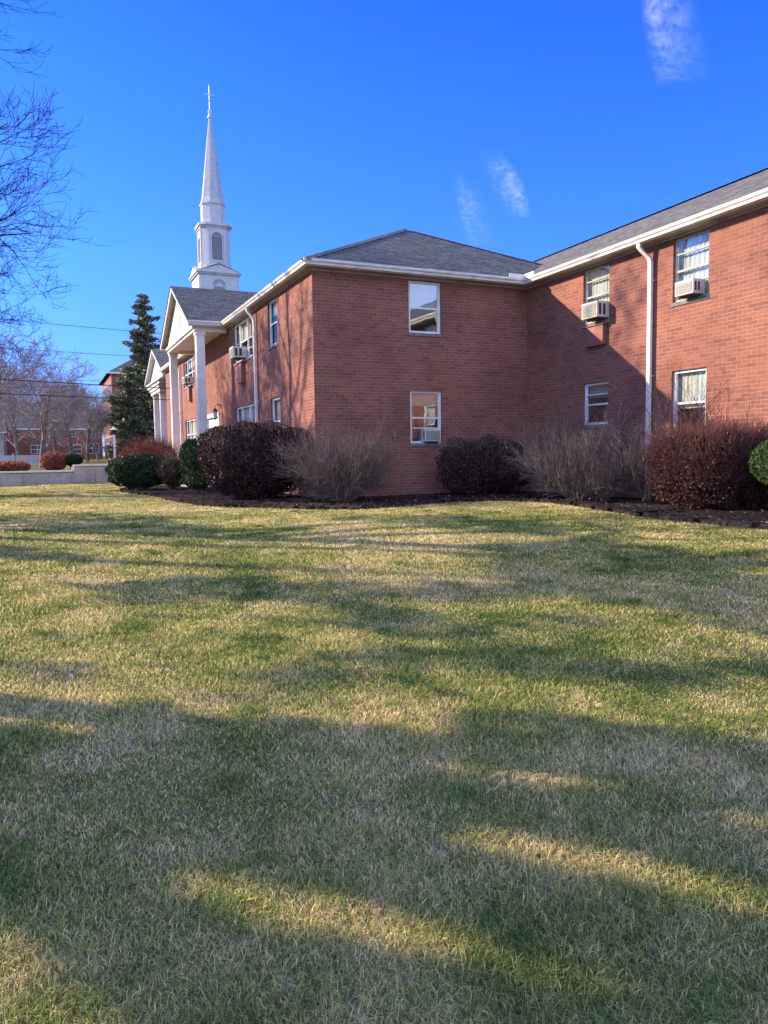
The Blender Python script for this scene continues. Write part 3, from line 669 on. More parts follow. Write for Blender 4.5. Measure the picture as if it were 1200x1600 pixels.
mb = MB(); oct_prof(mb, 2.15, .62, 24.4, 24.9, 1.85, .54); oct_prof(mb, 1.85, .54, 24.9, 32.1, .22, .065); build('spire', mb, M['copper'], ch)
mb = MB(); mb.lathe(CX, CY, [(.0,32.05),(.22,32.1),(.22,32.2),(.1,32.25),(.13,32.45),(.19,32.6),(.13,32.75),(.05,32.85),(.035,33.0),(.03,34.9)], 10)
mb.box(CX-.42, CX+.42, CY-.03, CY+.03, 34.1, 34.18); mb.lathe(CX, CY, [(.0,34.88),(.05,34.9),(.0,35.05)], 8); mb.lathe(CX, CY, [(.0,33.5),(.08,33.6),(.0,33.7)], 8)
build('cross', mb, M['metal'], ch)
mb = MB()
for k in range(1, 9):
    an = math.pi*k/9; mb.poly([(CX+.62*math.cos(an-.12), CY-1.83, 16.75+.62*math.sin(an-.12)), (CX+.62*math.cos(an+.12), CY-1.83, 16.75+.62*math.sin(an+.12)), (CX+.22*math.cos(an), CY-1.83, 16.75+.22*math.sin(an))])
mb.box(CX-.5, CX+.5, CY-1.84, CY-1.8, 15.0, 16.7); build('window', mb, M['louvre'], ch)
# ------------------------------------------------------------------ retaining wall, lamp post, fence, slab
rw = root('retaining_wall', 'low pale concrete block retaining wall stepping up at the end of the lawn', 'retaining wall', (0, 41.1, .1))
mb = MB(); xx = -34.0
while xx < 3.2:
    zt = 1.13 if xx >= 1.15 else .86; n = 2 if zt < 1 else 3
    nxt = xx+.95+.25*random.random()
    if xx < 1.2 < nxt: nxt = 1.2
    for k in range(n):
        z0_ = -.1+(zt+.02)*k/n; z1_ = -.1+(zt+.02)*(k+1)/n
        dd = random.random()*.025
        mb.box(xx+.006, nxt-.006, 40.9-dd, 41.2, z0_+.004, z1_-.004)
    xx = nxt
build('blocks', mb, M['concrete'], rw)
mb = MB(); mb.box(-34, 1.2, 40.86, 41.28, .83, .90); mb.box(1.19, 3.3, 40.86, 41.28, 1.10, 1.17); build('coping', mb, M['white'], rw)
mb = MB(); mb.box(-34, 3.2, 41.0, 41.18, -.2, .8); build('backing', mb, M['sill'], rw)
lp = root('lamp_post', 'white lantern post standing on the raised lawn behind the hedge', 'lamp post', (4.3, 55, 1.1))
mb = MB(); mb.lathe(4.3, 55, [(.13,1.0),(.13,1.3),(.08,1.34),(.075,3.02),(.1,3.04)], 10); build('pole', mb, M['column'], lp)
mb = MB(); mb.lathe(4.3, 55, [(.11,3.04),(.17,3.34),(.14,3.345)], 8); build('lantern', mb, M['black'], lp)
mb = MB(); mb.lathe(4.3, 55, [(.26,3.35),(.24,3.40),(.05,3.52),(.02,3.58)], 12); build('cap', mb, M['column'], lp)
mb = MB(); mb.lathe(2.75, 26.6, [(.55,.20),(.55,.34),(.50,.36)], 7, .4); o = build('stepping_stone', mb, M['concrete']); tag(o, 'flat pale stone slab at the lawn edge before the green hedge', 'stone slab')
fe = root('white_fence', 'white board fence at the far left beyond the retaining wall', 'fence', (-3, 62, 1))
mb = MB()
for k in range(60): mb.box(-8+.165*k, -8+.165*k+.15, 62, 62.03, 1.0, 1.72)
build('boards', mb, M['church'], fe)
for k in range(6): mb = MB(); mb.box(-8+1.9*k, -8+1.9*k+.12, 61.9, 62.02, .95, 1.85); build('post', mb, M['church'], fe)
# ------------------------------------------------------------------ far buildings
def far_house(label, x0_, x1_, y0_, y1_, z0, zw, zpk, wins, loc, wallm='brick_far', canopy=None, hip=0):
    r_ = root('apartment_building', label, 'building', loc)
    mb = MB(); mb.box(x0_, x1_, y0_, y1_, z0, zw); build('wall', mb, M[wallm], r_)
    mb = MB(); ym = (y0_+y1_)/2; e = .4
    xa, xb = x0_+hip, x1_-hip
    mb.quad((x0_-e,y0_-e,zw),(x1_+e,y0_-e,zw),(xb,ym,zpk),(xa,ym,zpk)); mb.quad((x1_+e,y1_+e,zw),(x0_-e,y1_+e,zw),(xa,ym,zpk),(xb,ym,zpk))
    mb.poly([(x0_-e,y0_-e,zw),(xa,ym,zpk),(x0_-e,y1_+e,zw)]); mb.poly([(x1_+e,y0_-e,zw),(x1_+e,y1_+e,zw),(xb,ym,zpk)])
    build('roof', mb, M['shingle'], r_)
    mb = MB(); mb.box(x0_-e, x1_+e, y0_-e-.05, y0_-e+.02, zw-.12, zw+.06); build('gutter', mb, M['white'], r_)
    for (a, b, c, d, f) in wins:
        T = place(('y', y0_)) if f == 'y' else place(('x', x0_))
        mb = MB(); ubox(mb, T, a, b, .0, .06, c, d); wn = build('window', mb, M['frame'], r_)
        mb = MB(); n = max(1, round((b-a)/.8))
        for k in range(n):
            p = a+.06+(b-a-.06)*k/n; q = a+(b-a-.06)*(k+1)/n
            for s0, s1 in ((c+.06, (c+d)/2-.03), ((c+d)/2+.03, d-.06)): ubox(mb, T, p, q, .061, .064, s0, s1)
        build('pane', mb, M['glass_far'], wn)
    return r_
M['glass_far'] = mat('far_glass', (.05,.06,.07), .1, .6)[0]

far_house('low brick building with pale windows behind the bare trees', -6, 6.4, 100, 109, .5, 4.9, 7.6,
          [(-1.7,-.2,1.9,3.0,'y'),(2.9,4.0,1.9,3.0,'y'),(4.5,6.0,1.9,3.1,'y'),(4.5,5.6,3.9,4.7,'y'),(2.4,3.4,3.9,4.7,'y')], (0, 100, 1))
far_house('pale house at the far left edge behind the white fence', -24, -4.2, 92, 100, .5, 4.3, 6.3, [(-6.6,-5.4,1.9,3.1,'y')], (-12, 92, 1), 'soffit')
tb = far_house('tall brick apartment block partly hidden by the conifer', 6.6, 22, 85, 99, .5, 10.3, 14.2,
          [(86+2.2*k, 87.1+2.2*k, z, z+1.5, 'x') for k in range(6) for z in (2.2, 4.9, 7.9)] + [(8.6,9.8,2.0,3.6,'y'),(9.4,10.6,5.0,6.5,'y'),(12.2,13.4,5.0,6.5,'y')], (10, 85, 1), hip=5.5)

# ------------------------------------------------------------------ trees
def rot_about(v, axis, ang): return Matrix.Rotation(ang, 3, axis) @ v
def bare_tree(name, label, cat, base, Hh, r0, seed, spread=.75, depth=5, minr=.006, mats=('bark_dark','bark_dark'), lean=(0,0), kids=(7,6,6,5), trunk_frac=.28, up=.12, len_f=.62, group=None, len2=None, spread2=None, cull=None, bias=None):
    len2 = len2 or len_f; spread2 = spread2 or spread
    R = random.Random(seed); T = MB(); C = MB()
    def branch(p, d, L, r, lvl, mb):
        n = 5 if lvl < 2 else 4 if lvl < 4 else 3
        pts = [p]; rads = [r]; q = p.copy(); dd = d.copy(); wob = .16 if lvl < 2 else .24
        for i in range(n):
            dd = (dd + Vector((R.gauss(0,1), R.gauss(0,1), R.gauss(0,1)))*wob*(.6 if lvl == 0 else 1) + Vector((0,0,up if lvl else .1))).normalized()
            q = q + dd*(L/n); pts.append(q.copy()); rads.append(max(minr*.6, r*(1-(.72 if lvl == 0 else .9)*(i+1)/n)))
        if cull is None or lvl < 2 or cull(p): mb.tube(pts, rads, 8 if lvl == 0 else 5 if lvl == 1 else 3, cap=False)
        if lvl >= depth: return
        nk = kids[min(lvl, len(kids)-1)]
        for k in range(nk):
            t = (trunk_frac + (1-trunk_frac)*(k+R.random()*.8)/nk) if lvl == 0 else .2+.8*(k+R.random())/nk
            t = min(t, .98); i = min(int(t*n), n-1); fr = t*n-i
            pp = pts[i].lerp(pts[i+1], fr); rr = rads[i]*(1-fr)+rads[i+1]*fr
            base_d = (pts[i+1]-pts[i]).normalized()
            ax = base_d.cross(Vector((R.gauss(0,1), R.gauss(0,1), R.gauss(0,1)))).normalized()
            ang = spread2*(.7+.6*R.random()) if lvl else spread*(1.25-.55*t)
            nd = rot_about(base_d, ax, ang)
            if nd.z < -.2: nd.z *= .2
            if bias is not None and lvl == 0: nd = (nd+Vector(bias)).normalized()
            LL = L*(len_f if lvl == 0 else len2)*(1.15-.45*t)*(.75+.5*R.random())
            branch(pp, nd.normalized(), LL, max(minr, rr*(.55+.15*R.random())), lvl+1, T if lvl == -1 else C)
    z = float(H(base[0], base[1]))
    rt = root(name, label, cat, (base[0], base[1], z), group)
    branch(Vector((base[0], base[1], z-.1)), Vector((lean[0], lean[1], 1)).normalized(), Hh, r0, 0, T)
    build('trunk', T, M[mats[0]], rt, smooth=True); build('crown', C, M[mats[1]], rt)
    return rt
GT = 'bare trees beyond the lawn'
bare_tree('bare_tree', 'tall bare tree whose upper twigs reach in at the top left edge', 'tree', (-4.15,16.8), 18, .22, 11, spread=1.2, depth=4, minr=.0066, kids=(36,9,8,5), trunk_frac=.2, len_f=.26, up=.11, len2=.52, spread2=.6, bias=(1.1,.1,.1), cull=lambda p: p.x > -2.0)
bare_tree('bare_tree', 'spreading bare tree with low arching limbs at the left edge above the wires', 'tree', (-6.3,34.5), 9.0, .32, 23, spread=1.15, depth=5, minr=.009, kids=(12,7,6,5), trunk_frac=.3, len_f=.62, mats=('bark_dark','bark_dark'))
far = [((-.3,58),5.6,.22,31,'grey forked bare tree in front of the low brick building'),((-3.6,55),6.5,.25,32,'leafless tree in front of the pale house at the left edge'),
       ((2.0,66),5.2,.2,33,'small bare tree just left of the low brick roof'),((4.4,120),8,.28,34,'faint bare tree above the low brick building roof'),
       ((-1.5,112),9,.28,35,'bare tree standing behind the low brick building near the left'),((-4.6,75),6.4,.2,37,'wide leafless tree above the white fence'),((.9,80),6.8,.22,38,'leafless tree with a leaning trunk in front of the low brick windows'),((3.4,74),4.5,.16,39,'low leafless tree right of the red shrub beyond the wall'),((-1.9,68),5.8,.2,40,'forked leafless tree beside the white fence'),((4.9,84),5.5,.14,36,'thin bare tree left of the tall block corner')]
for (b_, hh, rr, sd_, lab) in far:
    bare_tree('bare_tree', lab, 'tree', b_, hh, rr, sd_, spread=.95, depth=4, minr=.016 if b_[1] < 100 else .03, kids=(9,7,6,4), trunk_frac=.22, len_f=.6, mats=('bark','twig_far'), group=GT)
# woodland far behind
C = MB(); R = random.Random(5)
for k in range(70):
    x_ = -70+150*R.random(); y_ = 135+60*R.random(); hh = 7+6*R.random()
    C.tube([(x_,y_,.8),(x_+R.gauss(0,.5),y_,hh*.5),(x_+R.gauss(0,1),y_,hh)], [.25,.16,.05], 3, cap=False)
    for j in range(46):
        z0_ = hh*(.2+.75*R.random()); an = R.random()*6.28; L = (hh-z0_*.7)*.42*(.5+R.random())
        p1 = Vector((x_, y_, z0_)); p2 = p1+Vector((math.cos(an)*L*.6, math.sin(an)*L*.6, L*.6)); p3 = p1+Vector((math.cos(an)*L, math.sin(an)*L, L*1.25))
        C.tube([p1, p2, p3], [.08,.05,.02], 3, cap=False)
        for q in range(5):
            p4 = p2+Vector((R.gauss(0,.9), R.gauss(0,.9), .5+R.random()*1.3)); C.tube([p2, p4], [.04,.015], 3, cap=False)
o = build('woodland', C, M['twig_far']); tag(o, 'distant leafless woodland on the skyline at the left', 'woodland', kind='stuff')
# evergreens
def conifer(name, label, base, Hh, Rr, seed, n, size, m='conifer', z0f=.08, keep=None, group=None, power=.85, cat='conifer'):
    g = np.random.default_rng(seed); z = float(H(base[0], base[1])); rt = root(name, label, cat, (base[0], base[1], z), group)
    T = MB(); T.tube([(base[0],base[1],z-.1),(base[0]+.1,base[1],z+Hh*.5),(base[0],base[1],z+Hh*.97)], [Hh*.02,Hh*.012,.03], 8)
    B = MB(); P = []; D = []
    nb = int(Hh*9)
    for k in range(nb):
        t = z0f+(1-z0f)*(k+g.random())/nb; L = Rr*(1-t)**power*(.45+.75*g.random())+.15; an = g.random()*6.283
        a = np.array([base[0], base[1], z+Hh*t]); dr_ = np.array([math.cos(an), math.sin(an), -.12+.35*t+.15*g.normal()])
        B.tube([tuple(a), tuple(a+dr_*L*.6-np.array([0,0,.05*L])), tuple(a+dr_*L)], [.035,.02,.006], 3, cap=False)
        m_ = int(n*L/(Rr*nb*.5)); s = g.random(m_)**.6*L
        c = a[None]+dr_[None]*s[:,None]; wdt = .10*L+.18
        P.append(c+g.normal(size=(m_,3))*np.array([wdt, wdt, wdt*.45])[None]*(1.1-s/L*.6)[:,None]-np.array([0,0,.08])); D.append(np.repeat(dr_[None], m_, 0))
    P = np.concatenate(P); D = np.concatenate(D)
    if keep is not None: k_ = keep(P); P = P[k_]; D = D[k_]
    build('trunk', T, M['bark'], rt, smooth=True); c_ = leaves('crown', P, size, M[m], rt, aspect=.4, dirs=D)
    build('limb', B, M['bark'], c_)
    return rt
conifer('conifer', 'tall dark conifer rising in front of the tall brick block', (8.75,74), 15.4, 3.5, 3, 22000, .34, z0f=.03, power=.68)
conifer('conifer', 'shorter bushy evergreen left of the tall conifer', (6.95,71), 7.8, 2.5, 4, 10000, .32, z0f=.04, power=.45)
# off-frame evergreens to the left that shade the foreground lawn; crowns carved to shape the lit and shaded patches on the grass
def poly_mask(polys, X, Y):
    r_ = np.zeros(len(X), bool)
    for p in polys:
        p = np.array(p, float); ins = np.zeros(len(X), bool); j = len(p)-1
        for i in range(len(p)):
            c = ((p[i,1] > Y) != (p[j,1] > Y)) & (X < (p[j,0]-p[i,0])*(Y-p[i,1])/(p[j,1]-p[i,1]+1e-12)+p[i,0]); ins ^= c; j = i
        r_ |= ins
    return r_

# patches of lawn (ground coordinates) left sunlit by carving the crowns / bands the carved crowns are to shade
LIT= [[(0.26, 2.84), (0.5, 2.71), (0.78, 2.47), (1.03, 2.25), (1.28, 1.93), (1.53, 1.6), (1.38, 1.65), (1.06, 1.94), (0.84, 2.14), (0.57, 2.39), (0.36, 2.63)], [(1.6, 3.39), (2.0, 3.11), (2.4, 2.83), (2.31, 2.72), (1.89, 2.95), (1.69, 3.14)], [(1.33, 2.78), (1.6, 2.59), (1.87, 2.35), (2.1, 2.04), (2.38, 1.63), (2.22, 1.52), (2.02, 1.84), (1.83, 2.08), (1.63, 2.36), (1.42, 2.6)], [(-0.66, 3.19), (-0.22, 2.8), (-0.08, 2.53), (0.06, 2.25), (0.16, 2.02), (-0.51, 2.33)], [(2.5, 2.47), (2.98, 2.05), (2.86, 1.97), (2.47, 2.33)], [(0.65, 4.49), (1.18, 4.43), (1.99, 4.12), (2.86, 3.86), (3.68, 3.6), (4.5, 3.13), (4.12, 2.87), (3.49, 3.32), (2.9, 3.66), (1.97, 3.9), (1.2, 4.09), (0.79, 4.24)], [(1.15, 2.89), (1.26, 2.87), (1.33, 2.78), (1.23, 2.8)], [(-0.11, 4.77), (0.16, 4.64), (0.09, 4.49), (-0.08, 4.57)]]
DARK= [[(-5.39, 36.12), (-0.29, 25.93), (1.8, 16.92), (3.2, 11.75), (2.16, 11.12), (0.39, 13.2), (-2.66, 17.62)], [(0.63, 8.74), (1.62, 8.42), (2.93, 7.26), (4.28, 6.92), (4.87, 6.14), (4.09, 5.82), (3.12, 6.43), (2.46, 6.12), (1.34, 7.03), (0.67, 7.76)], [(5.84, 8.16), (7.56, 8.03), (7.7, 5.4), (5.55, 3.88), (5.01, 4.44), (4.63, 5.3), (4.99, 6.75)], [(2.4, 6.27), (3.17, 5.77), (3.69, 4.98), (2.85, 5.19), (2.28, 5.67)], [(-1.13, 7.12), (0.05, 6.1), (0.72, 5.53), (0.44, 5.34), (-0.97, 6.05)], [(0.62, 5.07), (1.4, 5.05), (2.25, 4.87), (3.17, 4.76), (3.67, 4.79), (4.04, 4.34), (5.25, 3.66), (4.85, 3.38), (3.68, 3.95), (3.05, 4.11), (2.09, 4.32), (1.13, 4.57)], [(4.04, 5.46), (4.33, 5.2), (3.36, 4.1), (3.16, 4.2)], [(-2.01, 13.18), (0.0, 11.71), (0.6, 10.23), (-0.15, 10.13), (-1.74, 11.33)], [(5.98, 16.32), (7.94, 11.92), (7.9, 8.52), (6.89, 8.71), (5.81, 10.54), (5.11, 13.26)]]
def ground_of(P):
    t = (P[:,2]-.05)/SUN.z
    return P[:,0]-SUN.x*t, P[:,1]-SUN.y*t
def keep_front(P):
    gx, gy = ground_of(P); c = .83*gx+gy; wob = .10*np.sin(gx*5.1+gy*3)+.08*np.sin(gx*11-gy*7)
    lit = poly_mask(LIT, gx, gy+wob*.5+.06) | poly_mask(LIT, gx, gy+wob*.5-.05)
    al = gx-.83*gy; lit |= (np.sin(c*9+1.2*np.sin(al*1.1)) > .91) & (np.sin(al*1.7+c*4) > .0)
    return ~lit & (c+wob*2 < 4.65+.30*gx) & (c > 1.2) | (rng.random(len(gx)) < .002)
def keep_mid(P):
    gx, gy = ground_of(P); wx = .25*np.sin(gy*2.3+gx)+.12*np.sin(gy*6); wy = .25*np.sin(gx*2.1)+.1*np.sin(gx*7+1)
    d = poly_mask(DARK, gx+wx, gy+wy)
    return (d & (rng.random(len(gx)) < .5)) | (rng.random(len(gx)) < .015)
def shade_tree(label, base, z0, z1, Rr, seed, n, size, keep, cull=None):
    g = np.random.default_rng(seed); z = float(H(*base)); rt = root('leafy_tree', label, 'tree', (base[0], base[1], z), 'trees at the side of the lawn')
    T = MB(); zc = (z0+z1)/2
    T.tube([(base[0],base[1],z-.1),(base[0]+.1,base[1]-.1,zc*.6),(base[0],base[1],z1*.9)], [.22,.16,.03], 8)
    L = MB()
    for k in range(40):
        an = g.random()*6.28; t = .25+.7*g.random(); a = Vector((base[0], base[1], z0*.8+(z1-z0)*t*.9)); q = Rr*(.4+.5*g.random())
        L.tube([a, a+Vector((math.cos(an)*q*.5, math.sin(an)*q*.5, q*.3)), a+Vector((math.cos(an)*q, math.sin(an)*q, q*.4))], [.05,.03,.01], 4, cap=False)
    d = g.normal(size=(n,3)); d /= np.linalg.norm(d, axis=1)[:,None]; r_ = g.random(n)[:,None]**.42
    P = np.array([base[0], base[1], zc]) + d*r_*np.array([Rr, Rr, (z1-z0)/2]); P = P[keep(P)]
    build('trunk', T, M['bark_dark'], rt, smooth=True); c_ = leaves('crown', P, size, M['yew'], rt, aspect=.7)
    return rt
shade_tree('dense evergreen standing left of the lawn, nearest the camera, crown carved to shape its shadow', (-5.5,9.4), .9, 9.0, 3.0, 1, 60000, .13, keep_front)
shade_tree('dense evergreen behind the nearest one, left of the lawn, crown carved to shape its shadow', (-9.0,12.4), 2.2, 11.5, 3.3, 2, 42000, .17, keep_front)
shade_tree('tall open evergreen far left of the lawn, crown carved to shape its shadow', (-14.5,22.5), 4.0, 17.5, 5.6, 3, 26000, .20, keep_mid)
shade_tree('tall open evergreen farther along the left side, crown carved to shape its shadow', (-9.5,20.0), 3.0, 12.5, 5.0, 4, 16000, .20, keep_mid)
bare_tree('bare_tree', 'tall bare tree left of the lawn whose shadow streaks the side wall', 'tree', (-5.0,29.2), 12.5, .18, 77, spread=.75, depth=4, minr=.012, kids=(14,8,7,5), trunk_frac=.2, len_f=.36, group=GT)
# ------------------------------------------------------------------ shrubs
def lump(P, amp, fr, seed):
    return 1+amp*(np.sin(P[:,0]*fr+seed)*np.sin(P[:,1]*fr*1.1+seed*2)+.6*np.sin(P[:,2]*fr*1.9+seed*3)*np.sin(P[:,0]*fr*2.1+seed))
def hedge(name, label, cx, cy, rx, ry, ztop, m, n, size, seed, sq=3.0, stems=26, stem_m='twig', zb=None, flare=.25, tips=0, tip_m='twig_red', tip_len=.28, group='shrubs along the walls', cat='shrub', amp=.05, fill=.4, smallgap=False):
    g = np.random.default_rng(seed); z = float(H(cx, cy))+.05; zb = z+.12 if zb is None else zb
    rt = root(name, label, cat, (cx, cy, z), group); hz = (ztop-zb)/2; zc = zb+hz
    d = g.normal(size=(n,3)); d /= np.linalg.norm(d, axis=1)[:,None]
    k = (np.abs(d)**sq).sum(1)**(-1/sq); d = d*k[:,None]
    d = d*lump(d*2.2, amp, 2.6, seed)[:,None]
    r_ = np.where(g.random(n) < fill, g.random(n)**.5, 1-np.abs(g.normal(size=n))*.045+g.normal(size=n)*.015)[:,None]
    P = d*r_; tt = (P[:,2]+1)/2; sc = (1-flare*(1-np.clip(tt, 0, 1))**1.5)
    W = np.stack([cx+P[:,0]*rx*sc, cy+P[:,1]*ry*sc, zc+P[:,2]*hz], 1)
    B = MB()
    for i in range(stems):
        an = g.random()*6.28; q = g.random()**.5
        x1_, y1_ = cx+math.cos(an)*q*rx*.8, cy+math.sin(an)*q*ry*.8; x0_, y0_ = cx+math.cos(an)*q*rx*.35, cy+math.sin(an)*q*ry*.35
        B.tube([(x0_,y0_,z-.05),((x0_*.6+x1_*.4),(y0_*.6+y1_*.4),zb+hz*.5),(x1_,y1_,zb+hz*1.7)], [.022,.015,.006], 4, cap=False)
    build('stem', B, M[stem_m], rt)
    leaves('foliage', W, size, M[m], rt, aspect=.6)
    if tips:
        Tp = MB(); c = 0
        while c < tips:
            v = g.normal(size=3); v /= np.linalg.norm(v)
            if v[2] < -.35: continue
            v = v*((np.abs(v)**sq).sum())**(-1/sq); c += 1
            tz = (v[2]+1)/2; s_ = 1-flare*(1-tz)**1.5
            p = Vector((cx+v[0]*rx*s_*.93, cy+v[1]*ry*s_*.93, zc+v[2]*hz*.93)); dd = Vector((v[0]*.6+g.normal()*.35, v[1]*.6+g.normal()*.35, .55+v[2]*.5)).normalized()
            L = tip_len*(.4+.9*g.random())
            Tp.tube([p, p+dd*L*.6, p+dd*L+Vector((g.normal()*.02, g.normal()*.02, .02))], [.0045,.0035,.0015], 3, cap=False)
        build('twigs', Tp, M[tip_m], rt)
    return rt
def twig_shrub(label, cx, cy, R_, ztop, seed, nst=26, m='twig_pale', kids=9, minr=.0035, vase=.7, group='leafless shrubs along the walls', lean=(0,0)):
    g = random.Random(seed); z = float(H(cx, cy))+.04; rt = root('leafless_shrub', label, 'shrub', (cx, cy, z), group); A = MB(); B = MB()
    Ht = ztop-z
    def grow(p, d, L, r, lvl, mb):
        n = 4; q = p.copy(); pts = [p]; rads = [r]; dd = d.copy()
        for i in range(n):
            dd = (dd+Vector((g.gauss(0,.13), g.gauss(0,.13), .07+g.gauss(0,.08)))).normalized(); q = q+dd*(L/n); pts.append(q.copy()); rads.append(max(minr*.5, r*(1-.75*(i+1)/n)))
        mb.tube(pts, rads, 5 if lvl == 0 else 3, cap=False)
        if lvl >= 3: return
        for k in range(kids if lvl == 0 else 5 if lvl == 1 else 4):
            t = .25+.72*(k+g.random())/(kids if lvl == 0 else 5 if lvl == 1 else 4); t = min(t, .97); i = min(int(t*n), n-1)
            pp = pts[i].lerp(pts[i+1], t*n-i); bd = (pts[i+1]-pts[i]).normalized(); ax = bd.cross(Vector((g.gauss(0,1), g.gauss(0,1), g.gauss(0,1)))).normalized()
            nd = rot_about(bd, ax, .35+.45*g.random()); grow(pp, nd, L*(.48 if lvl == 0 else .6)*(.7+.6*g.random()), max(minr, r*.5), lvl+1, B)
    for k in range(nst):
        an = 6.283*(k+g.random())/nst; tilt = vase*(.15+.95*g.random()**.7)
        d = Vector((math.cos(an)*math.sin(tilt)+lean[0], math.sin(an)*math.sin(tilt)+lean[1], math.cos(tilt))).normalized()
        L = min(Ht/max(.45, d.z)*.82, (R_/max(.2, math.sin(tilt)))*.9)*(.75+.3*g.random())
        grow(Vector((cx+math.cos(an)*.09, cy+math.sin(an)*.09, z-.03)), d, L, .014+.009*g.random(), 0, A)
    build('stem', A, M['twig'], rt, smooth=True); build('twigs', B, M[m], rt)
    return rt
hedge('hedge_shrub', 'large rounded dark burgundy-brown shrub hiding the foot of the sunlit side wall', 4.92, 19.1, 1.42, 1.05, 2.36, 'darkred', 62000, .05, 101, sq=2.8, tips=1800, tip_m='twig', tip_len=.2, flare=.24, zb=.50, amp=.09)
hedge('hedge_shrub', 'dark rounded shrub against the shaded end wall near the inner corner', 10.42, 16.9, 1.32, .66, 1.86, 'darkred', 30000, .05, 102, sq=2.4, tips=1500, tip_m='twig', tip_len=.28, amp=.2, fill=.6, flare=.1, zb=.42)
hedge('hedge_shrub', 'burgundy barberry hedge with red twig tops right of the tall downpipe', 11.85, 10.75, 1.15, .98, 1.88, 'burgundy', 56000, .042, 103, sq=4, tips=4200, tip_m='twig_red', tip_len=.3, amp=.09, fill=.5, flare=.16, zb=.40)
hedge('hedge_shrub', 'clipped green boxwood ball at the right edge of the frame', 11.68, 9.05, .60, .60, 1.80, 'box', 26000, .038, 104, sq=2, stems=8, amp=.04, flare=.0, zb=.85, tips=0)
hedge('hedge_shrub', 'tall narrow dark green yew between the big shrub and the near portico column', 4.2, 23.6, .45, .70, 2.05, 'yew', 16000, .05, 105, sq=3.5, stems=6, flare=.05)
hedge('hedge_shrub', 'small dry brown shrub between the green hedge and the tall yew', 3.78, 25.6, .42, .5, 1.45, 'olive', 7000, .06, 106, sq=2.2, stems=20, flare=.1, tips=300, tip_m='twig', amp=.12)
hedge('hedge_shrub', 'low wide dark green hedge at the end of the mulch bed', 2.85, 26.6, 1.02, .8, 1.58, 'yew', 34000, .06, 107, sq=2.6, stems=10, flare=.1, amp=.09)
hedge('hedge_shrub', 'bright orange-red shrub in front of the far portico', 3.75, 31.6, 1.15, 1.1, 2.15, 'orange', 18000, .06, 108, sq=2.2, stems=20, flare=.2, tips=1500, tip_m='twig_red', tip_len=.4, amp=.08)
twig_shrub('pale leafless twig shrub in front of the shaded end wall beside the big dark shrub', 6.45, 16.75, 1.15, 1.72, 201, nst=38, kids=8, vase=.95)
twig_shrub('leafless vase-shaped shrub between the inner corner and the tall downpipe', 11.15, 13.95, 1.4, 1.75, 202, nst=32, kids=9, vase=1.15)
twig_shrub('sparse tangled bare shrub at the foot of the tall downpipe', 11.95, 12.6, .9, 2.1, 203, nst=9, kids=6, vase=.7, m='twig')
twig_shrub('thin bare stems sticking up behind the burgundy hedge', 12.2, 11.75, .7, 2.75, 204, nst=9, kids=6, vase=.45, m='twig_red')
GB = 'shrubs beyond the retaining wall'
hedge('hedge_shrub', 'orange-red shrub left of the dark one beyond the retaining wall', .35, 46.2, .72, .7, 1.85, 'orange', 5000, .09, 301, sq=2.2, stems=6, group=GB, zb=.78, flare=.1)
hedge('hedge_shrub', 'dark green pointed shrub beyond the retaining wall', 1.35, 46.3, .55, .6, 1.75, 'yew', 4500, .09, 302, sq=1.7, stems=4, group=GB, zb=1.0, flare=.1)
hedge('hedge_shrub', 'low orange-brown shrub at the left edge beyond the retaining wall', -1.75, 45.2, .95, .7, 1.36, 'orange', 5000, .09, 303, sq=2.2, stems=6, group=GB, zb=.72, flare=.1)
